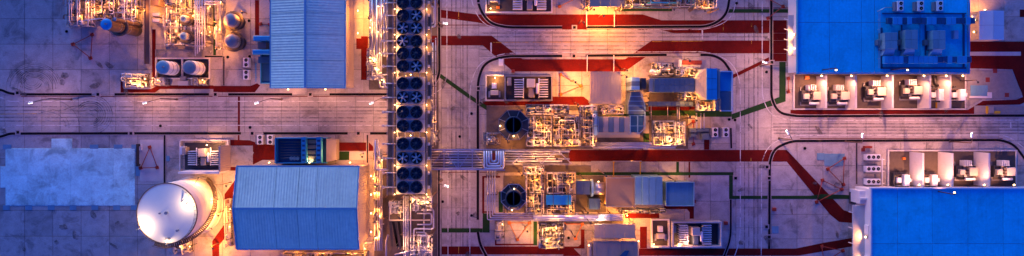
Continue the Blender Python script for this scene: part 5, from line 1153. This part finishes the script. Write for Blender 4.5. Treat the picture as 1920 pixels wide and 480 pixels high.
# ================================================================== TRANSFORMER PENS
def transformer_big():
    t = thing('transformer', 'x', 'transformer'); ROOT[t.name] = Vector((0,0,0))
    part('plinth', MB().box(-2.1, 2.0, -2.1, 1.3, 0, .3), 'gravel', t)
    part('dark_base', MB().chbox(-2.3, 2.2, -1.3, 1.3, .3, 1.4, .06), 'steel_dark', t)  # dark box added for the shaded surround of the tank
    part('tank', MB().chbox(-.1, 1.9, -.9, 1.0, .3, 2.6, .08), 'ivory', t); part('tap_changer', MB().chbox(-2.0, -.8, -.7, .55, .3, 2.2, .08), 'ivory', t)
    for k in range(4): part('radiator_fin', MB().box(-1.0+k*.5, -.82+k*.5, 1.35, 2.6, .4, 2.2), 'white_box', t)
    part('radiator_header', MB().tube([(-1.2,1.35,2.1),(.9,1.35,2.1)], .1), 'ivory', t)
    part('conservator', MB().capsule((-.7,-1.7,2.0), (1.4,-1.7,2.0), .3), 'white_box', t)
    for k in range(3): b = part('bushing', MB().lathe((-.45, -.4+k*.75), [(.16, .6), (.16, 1.8), (.22, 1.9), (.12, 2.5), (.06, 2.9)], 8), 'steel_brown', t)
    part('cable_box', MB().chbox(-.75, -.15, -1.3, 1.5, .3, 1.7, .06), 'galv', t); part('bund_kerb', MB().box(-2.2, -2.0, -2.0, 2.2, .3, .42).box(-2.2, 2.0, -2.2, -2.0, .3, .42), 'machine_grey', t)
    return t
def transformer_small():
    t = thing('transformer', 'x', 'transformer'); ROOT[t.name] = Vector((0,0,0))
    part('plinth', MB().box(-1.6, 1.4, -1.5, 1.5, 0, .25), 'machine_grey', t)
    part('dark_base', MB().chbox(-1.9, 1.7, -1.7, 1.7, .25, 1.3, .06), 'steel_dark', t)  # dark box added low down, as shade around the white tank
    for k in range(4): part('bushing', MB().lathe((-1.5+k*.35, 1.2), [(.12, 1.3), (.12, 1.9), (.17, 2.0), (.05, 2.5)], 8), 'steel_brown', t)
    part('oil_pipe', MB().tube([(-1.6,-1.2,1.3),(-1.6,-1.2,2.2),(-.4,-1.2,2.2)], .09), 'galv', t)
    part('tank', MB().chbox(-.1, 1.1, -1.3, 1.3, .25, 2.7, .1), 'white_box', t); part('side_box', MB().chbox(-1.3, -.2, -.6, .6, .25, 1.9, .08), 'white_box', t); part('cable_box', MB().chbox(1.15, 2.0, -.4, .4, .25, 2.0, .06), 'white_box', t)
    for k in range(4): part('radiator_fin', MB().box(-1.4, -.2, -1.3+k*.2, -1.22+k*.2, .3, 1.8), 'steel_dark', t)
    part('breather', MB().ring((-.3, 1.9), .15, .3, .3, 1.2, 10), 'steel_dark', t)
    return t
big = small = None
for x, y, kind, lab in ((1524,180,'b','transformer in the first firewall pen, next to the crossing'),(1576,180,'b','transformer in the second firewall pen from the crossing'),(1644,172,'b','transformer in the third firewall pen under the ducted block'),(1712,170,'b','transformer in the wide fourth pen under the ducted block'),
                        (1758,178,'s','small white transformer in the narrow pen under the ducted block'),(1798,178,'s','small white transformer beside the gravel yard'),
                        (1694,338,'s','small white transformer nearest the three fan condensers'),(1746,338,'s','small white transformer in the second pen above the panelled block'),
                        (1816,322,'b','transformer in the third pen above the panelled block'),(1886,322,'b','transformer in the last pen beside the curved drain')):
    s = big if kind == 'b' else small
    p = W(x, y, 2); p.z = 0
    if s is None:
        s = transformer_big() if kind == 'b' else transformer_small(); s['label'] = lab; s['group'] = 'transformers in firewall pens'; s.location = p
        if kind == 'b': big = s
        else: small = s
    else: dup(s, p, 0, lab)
def firewall(xr, y0, y1, h, label, th=.45):
    x1 = W(xr, 0, h).x; ya, yb = W(0,y1,h).y, W(0,y0,h).y
    t = thing('firewall', label, 'wall', (x1-th/2, (ya+yb)/2, 0), 'firewalls between transformers'); n = 3
    for k in range(n): part('wall_section', MB().chbox(x1-th, x1, ya+(yb-ya)*k/n+.01, ya+(yb-ya)*(k+1)/n-.01, 0, h, .03), 'wall_concrete', t)
for xr, lab in ((1551,'first tall firewall from the crossing, below the ducted block'),(1607,'second tall firewall from the crossing, below the ducted block'),(1676,'third tall firewall, below the ducted block'),(1746,'fourth tall firewall, left of the narrow pen'),(1784,'last tall firewall below the ducted block, by the gravel')):
    firewall(xr, 141, 203, 4.6, lab)
for xr, lab in ((1733,'first tall firewall above the panelled blue block'),(1788,'second tall firewall above the panelled blue block'),(1857,'third tall firewall above the panelled blue block')):
    firewall(xr, 287, 351, 5.0, lab)
t = thing('pen_kerb', 'long low kerb closing the pens below the ducted block', 'kerb', W(1650,205)); part('kerb_run', MB().pbox(1488,203.5,1812,205.5,0,.35), 'wall_concrete', t); part('kerb_run', MB().pbox(1488,140,1490,203,0,.35), 'wall_concrete', t); part('kerb_run', MB().pbox(1810,140,1812,203,0,.35), 'wall_concrete', t)
t = thing('pen_kerb', 'long low kerb closing the pens above the panelled block', 'kerb', W(1785,283)); part('kerb_run', MB().pbox(1665,281.5,1908,283.5,0,.35), 'wall_concrete', t); part('kerb_run', MB().pbox(1665,284,1667,349,0,.35), 'wall_concrete', t); part('kerb_run', MB().pbox(1905,284,1907,349,0,.35), 'wall_concrete', t)
single('equipment_box', MB().chbox(*prect(1693,295,1699,300,.6), 0, .6, .05), 'orange_steel', 'orange box in the gravel pen by the small white transformer', 'box'); single('equipment_box', MB().chbox(*prect(1510,142,1518,149,.6), 0, .6, .05), 'orange_steel', 'orange box in the first firewall pen', 'box')
t = thing('duct_bend', 'tan bent cable duct between the last two firewalls', 'duct', W(1752,155)); part('duct', MB().tube([W(1753,141,.6), W(1753,156,.6), W(1762,162,.6), W(1770,162,.6)], .3, 8), 'steel_dark', t); part('slab_cover', MB().pbox(1755,189,1764,203,0,.25), 'yellow_steel', t)
t = thing('ground_hatch', 'blue floor hatch plate with ladder edge on the gravel yard', 'hatch', W(1836,172)); part('plate', MB().pbox(1820,160,1852,182,0,.2), 'blue_plate', t); part('rim', MB().pbox(1818,180,1860,184,0,.35).pbox(1852,173,1860,180,0,.3), 'wall_concrete', t)
t = thing('sign_stand', 'low steel stand with yellow edge beside the eastern drain', 'stand', W(1858,206)); part('plate', MB().pbox(1854,199,1864,212,.3,.5), 'panel_mauve', t); part('leg', MB().pbox(1850,199,1853,213,0,.4).pbox(1864.5,208,1876,213,0,.4), 'yellow_steel', t)
single('red_box', MB().chbox(*prect(1622,274,1636,278,1), 0, 1, .05).box(*prect(1617,278,1622,284,.5), 0, .5), 'red_steel', 'red valve box above the three fan condensers', 'box')

def pen(label, rect, h, wall_m='wall_concrete', sides='nesw', floor='steel_dark', fins=2, box=True, inner=.0, seed=0, lampxy=(), color=WARM):
    r = random.Random(seed); x0, x1, y0, y1 = prect(*rect, h); th = .3
    t = thing('transformer_pen', label, 'enclosure', ((x0+x1)/2, (y0+y1)/2, 0))
    part('floor', MB().box(x0+th, x1-th, y0+th, y1-th, -.05, .06), floor, t)
    if 'n' in sides: part('wall', MB().box(x0, x1, y1-th, y1, 0, h), wall_m, t)
    if 's' in sides: part('wall', MB().box(x0, x1, y0, y0+th, 0, h), wall_m, t)
    if 'w' in sides: part('wall', MB().box(x0, x0+th, y0+th, y1-th, 0, h), wall_m, t)
    if 'e' in sides: part('wall', MB().box(x1-th, x1, y0+th, y1-th, 0, h), wall_m, t)
    for l in lampxy: lamp(t, l[0], l[1], h+1, l[2], color, 0, .16)
    return t
def pen_transformer(label, cx, cy, fins_l, fins_r, scale=1.0, m='panel_mauve'):
    p = W(cx, cy, 2); p.z = 0; t = thing('transformer', label, 'transformer', p, 'pen transformers'); s = scale
    part('tank', MB().chbox(p.x-1.0*s, p.x+.9*s, p.y+.1*s, p.y+2.1*s, .06, 2.8, .08), 'ivory', t); part('lower_box', MB().chbox(p.x-.6*s, p.x+.7*s, p.y-2.2*s, p.y-.05*s, .06, 2.2, .08), m, t)
    for sx, n in ((-1, fins_l), (1, fins_r)):
        for k in range(n): part('radiator_fin', MB().box(p.x+sx*1.9*s, p.x+sx*3.9*s, p.y-2.1*s+k*.56*s, p.y-1.9*s+k*.56*s, .2, 2.1), 'white_box', t)
        if n: part('radiator_header', MB().tube([(p.x+sx*1.8*s, p.y-2.3*s, 1.8), (p.x+sx*1.8*s, p.y+2.3*s, 1.8)], .13), 'white_box', t)
    part('conservator', MB().capsule((p.x+1.4*s, p.y-1.2*s, 2.2), (p.x+1.4*s, p.y+.9*s, 2.2), .35*s), 'white_box', t); part('control_cabinet', MB().chbox(p.x-5.6*s, p.x-4.6*s, p.y+.6*s, p.y+2.4*s, .06, 1.8, .06), m, t)
    return t
pen('walled transformer pen between the tank and the red walkway', (334,266,415,322), 2.6, sides='', lampxy=((388,272,800),), color=(1,.42,.15))
t = thing('pen_wall', 'long white firewall slab above the storage tank', 'wall', W(365,322)); x0, x1, y0, y1 = prect(313,322,411,326,5.5); part('wall_section', MB().box(x0+2.5, (x0+x1)/2-.01, y0, y1, 0, 5.5), 'white_clad', t); part('wall_section', MB().box((x0+x1)/2+.01, x1, y0, y1, 0, 5.5), 'white_clad', t)
t = thing('pen_wall', 'tall end firewall of the walled pen beside the concrete lozenge', 'wall', W(420,300)); x0, x1, y0, y1 = prect(410,274,413,322,5.5); part('wall_section', MB().box(x0, x1, y0, y1, 0, 5.5), 'wall_clad', t)
t = thing('pen_wall', 'low kerb and rail along the back of the walled pen', 'wall', W(380,264)); part('wall_section', MB().pbox(338,262,428,264,0,.8), 'wall_concrete', t); part('wall_section', MB().pbox(425,264,428,274,0,.8), 'wall_concrete', t); part('wall_section', MB().pbox(336,264,338,320,0,.6), 'wall_concrete', t)
single('control_cabinet', MB().chbox(*prect(337,275,345,290,1.6), 0, 1.6, .05), 'white_box', 'white cabinet at the open corner of the walled pen', 'cabinet')
pen_transformer('transformer in the walled pen above the storage tank', 381, 294, 7, 7, .9)
pen('white rimmed transformer pen below the second red band', (946,141,1036,189), 1.2, 'galv', lampxy=())
pen('low gravel pen with a small generator left of the white rimmed pen', (910,140,945,189), .6, 'wall_concrete', 'nws', 'gravel', lampxy=((928,146,420),))
pen_transformer('transformer with two radiator banks in the white rimmed pen', 996, 165, 8, 8, 1.0, 'panel_mauve')
def small_gen(label, x, y):
    p = W(x, y, 1.2); p.z = 0; t = thing('generator', label, 'generator', p, 'small generators')
    part('base', MB().box(p.x-1.3, p.x+1.3, p.y-1.6, p.y+.2, 0, .3), 'steel_dark', t); part('engine_box', MB().chbox(p.x-.9, p.x+.9, p.y-.9, p.y+.2, .3, 1.5, .1), 'ivory', t); part('tank_box', MB().chbox(p.x-.6, p.x+.5, p.y+.6, p.y+1.9, 0, 1.3, .06), 'white_box', t)
    for sx in (-1, 1): part('side_grille', MB().box(p.x+sx*1.2-.2, p.x+sx*1.2+.2, p.y-1.4, p.y, .3, 1.1), 'galv', t)
small_gen('small generator in the low gravel pen by the round kerb', 927, 171); small_gen('small generator at the upper picture edge pen', 926, -4); small_gen('small generator in the pen beside the large lower transformer', 1239, 440)
pen('walled transformer pen at the upper picture edge', (910,-30,1036,24), .8, 'wall_concrete', 'ews', 'gravel', lampxy=((920,16,300),))
pen_transformer('transformer at the upper picture edge pen', 993, 0, 8, 8, 1.0)
single('equipment_box', MB().chbox(*prect(931,11,937,16,.5), 0, .5, .05), 'orange_steel', 'small orange box in the pen at the upper edge', 'box')
pen('dark walled transformer pen with white rim near the lower picture edge', (1261,416,1354,464), 2.4, 'pale_concrete', lampxy=())
pen('narrow grey pen holding a small generator near the lower edge', (1221,411,1256,464), 1.2, 'wall_concrete', 'nesw', 'gravel', lampxy=((1226,458,260),))
t = pen_transformer('transformer with two radiator banks in the dark lower pen', 1304, 442, 9, 9, .95, 'panel_blue')
lamp(t, 1290, 452, 3, 240, PEACH, 0); lamp(t, 1272, 458, 2.5, 260, WARM, 0)
for x, y, lab in ((962,133,'red box at the corner of the second red band'),(1362,419,'red box beside the dark lower pen'),(1302,378,'red box at the corner of the flat blue box'),(1453,393,'red cabinet beside the cross road drain')): single('red_box', MB().chbox(*prect(x-3,y-3,x+3,y+3,.8), 0, .8, .04), 'red_steel', lab, 'box')
for x, y, lab in ((939,117,'pale hydrant cover plate beside the curved kerb'),(262,276,'pale cover plate at the corner of the blue foundation pad')): single('cover_plate', MB().chbox(*prect(x-4,y-6,x+4,y+6,.2), 0, .2, .03).box(*prect(x-2,y-3,x+2,y+1,.3), .2, .3), 'white_box', lab, 'cover plate')
# area lights on masts for visible pools of light, plus tall ones added for the roofs
def mast(px, py, h, power, color, label):
    p = W(px, py, h); t = thing('light_mast', label, 'lamp post', (p.x, p.y, 0), 'light masts in the yards')
    part('pole', MB().lathe(p, [(.13, 0), (.09, h)], 8), 'steel_brown', t); lamp(t, px, py, h+.05, power, color, h-.2, .2, cap=True)
mast(1075, 150, 6, 4500, SODIUM, 'light mast between the orange frame and lilac canopy')
mast(1128, 26, 5, 4200, SODIUM, 'light mast at the red band below the upper lilac canopy')
mast(1090, 38, 5, 700, SODIUM, 'light mast beside the first white barrier')
mast(1172, 128, 5, 3000, SODIUM, 'light mast where the second red band starts to rise')
mast(985, 430, 4, 900, WARM, 'light mast between the orange frame and the green path')
mast(1074, 440, 4, 600, SODIUM, 'light mast beside the open triangular frame')
mast(1185, 415, 4, 900, SODIUM, 'light mast at the orange strip below the louvred box')
mast(688, 30, 6, 3200, SODIUM, 'light mast in the golden strip beside the ridged hall')
mast(400, 40, 5, 1900, SODIUM, 'light mast in the golden lane with the green strip')
mast(307, 8, 5, 1800, SODIUM, 'light mast at the tan cabinet of the corner unit')
mast(395, 462, 4, 2400, SODIUM, 'light mast between the tank and the bent red walkway')
mast(420, 345, 4, 600, WARM, 'light mast behind the tank near the leaning wall')
mast(1290, 110, 4, 500, WARM, 'light mast beside the red topped pallet box')
mast(1830, 150, 5, 900, PEACH, 'light mast at the corner of the ducted block')
mast(1262, 336, 4, 420, WARM, 'light mast behind the flat bright blue box')
mast(450, 20, 4, 500, SODIUM, 'light mast right of the blue domed tanks')
mast(675, 290, 4, 800, SODIUM, 'light mast at the corner of the large hall')

mast(255, 12, 4, 810, SODIUM, 'light mast in the golden bay above the tall column')
mast(312, 62, 4, 540, SODIUM, 'light mast in the yard of the golden lit unit')
mast(345, 12, 4.5, 990, SODIUM, 'light mast between the tan cabinet and the blue capped drums')
mast(402, 88, 4, 630, SODIUM, 'light mast at the lower end of the green strip')
mast(170, 12, 4, 630, SODIUM, 'light mast among the parallel pink pipes')
mast(975, 325, 3.5, 780, SODIUM, 'light mast between the long pipe run and the lower stack')
mast(952, 398, 3.5, 420, SODIUM, 'light mast in the corner of the turning pipe bundle')
mast(1090, 330, 3.5, 540, SODIUM, 'light mast at the end of the green walkway near the diffuser')
mast(1098, 395, 3, 540, SODIUM, 'light mast below the small blue box')
mast(1130, 380, 3, 420, SODIUM, 'light mast between the small blue box and the tan box')
mast(1150, 205, 3, 540, SODIUM, 'light mast under the lilac canopy edge')
mast(1212, 180, 3.5, 540, SODIUM, 'light mast between the stepped duct and the turbine enclosure')
mast(1290, 215, 3, 540, SODIUM, 'light mast below the flat blue walkway')
mast(950, 262, 3, 480, SODIUM, 'light mast below the upper stack platform')
mast(975, 203, 3.5, 540, SODIUM, 'light mast above the upper stack platform')
mast(1080, 192, 3.5, 780, SODIUM, 'light mast on the red strip by the gantry deck')
mast(1110, 14, 3.5, 1500, SODIUM, 'light mast under the upper lilac canopy corner')
mast(1060, 290, 4, 600, SODIUM, 'light mast where the long red band begins')
mast(1008, 438, 3, 540, SODIUM, 'light mast on the green path beside the brightest module')
mast(1218, 262, 3, 540, SODIUM, 'light mast beside the glowing square module')
mast(370, 350, 3, 1080, SODIUM, 'light mast between the tank and the white slab wall')
mast(405, 400, 4, 1350, SODIUM, 'light mast right of the tank stair')
mast(703, 345, 3.5, 630, SODIUM, 'light mast at the gable wall of the large hall')

mast(1133, 326, 10, 450, WARM, 'added tall light mast behind the tan brown box')  # tall masts from here on are added to warm the roofs
mast(1196, 394, 10, 350, WARM, 'added tall light mast in front of the louvred blue box')
mast(1103, 414, 9, 300, WARM, 'added tall light mast left of the lilac ribbed roof')
mast(1171, 140, 9, 350, WARM, 'added tall light mast between the lilac canopy and stepped duct')
mast(1215, 208, 10, 250, WARM, 'added tall light mast by the railed walkway of the stepped duct')
mast(1302, 222, 9, 540, WARM, 'added tall light mast near the filter house and pump frame')
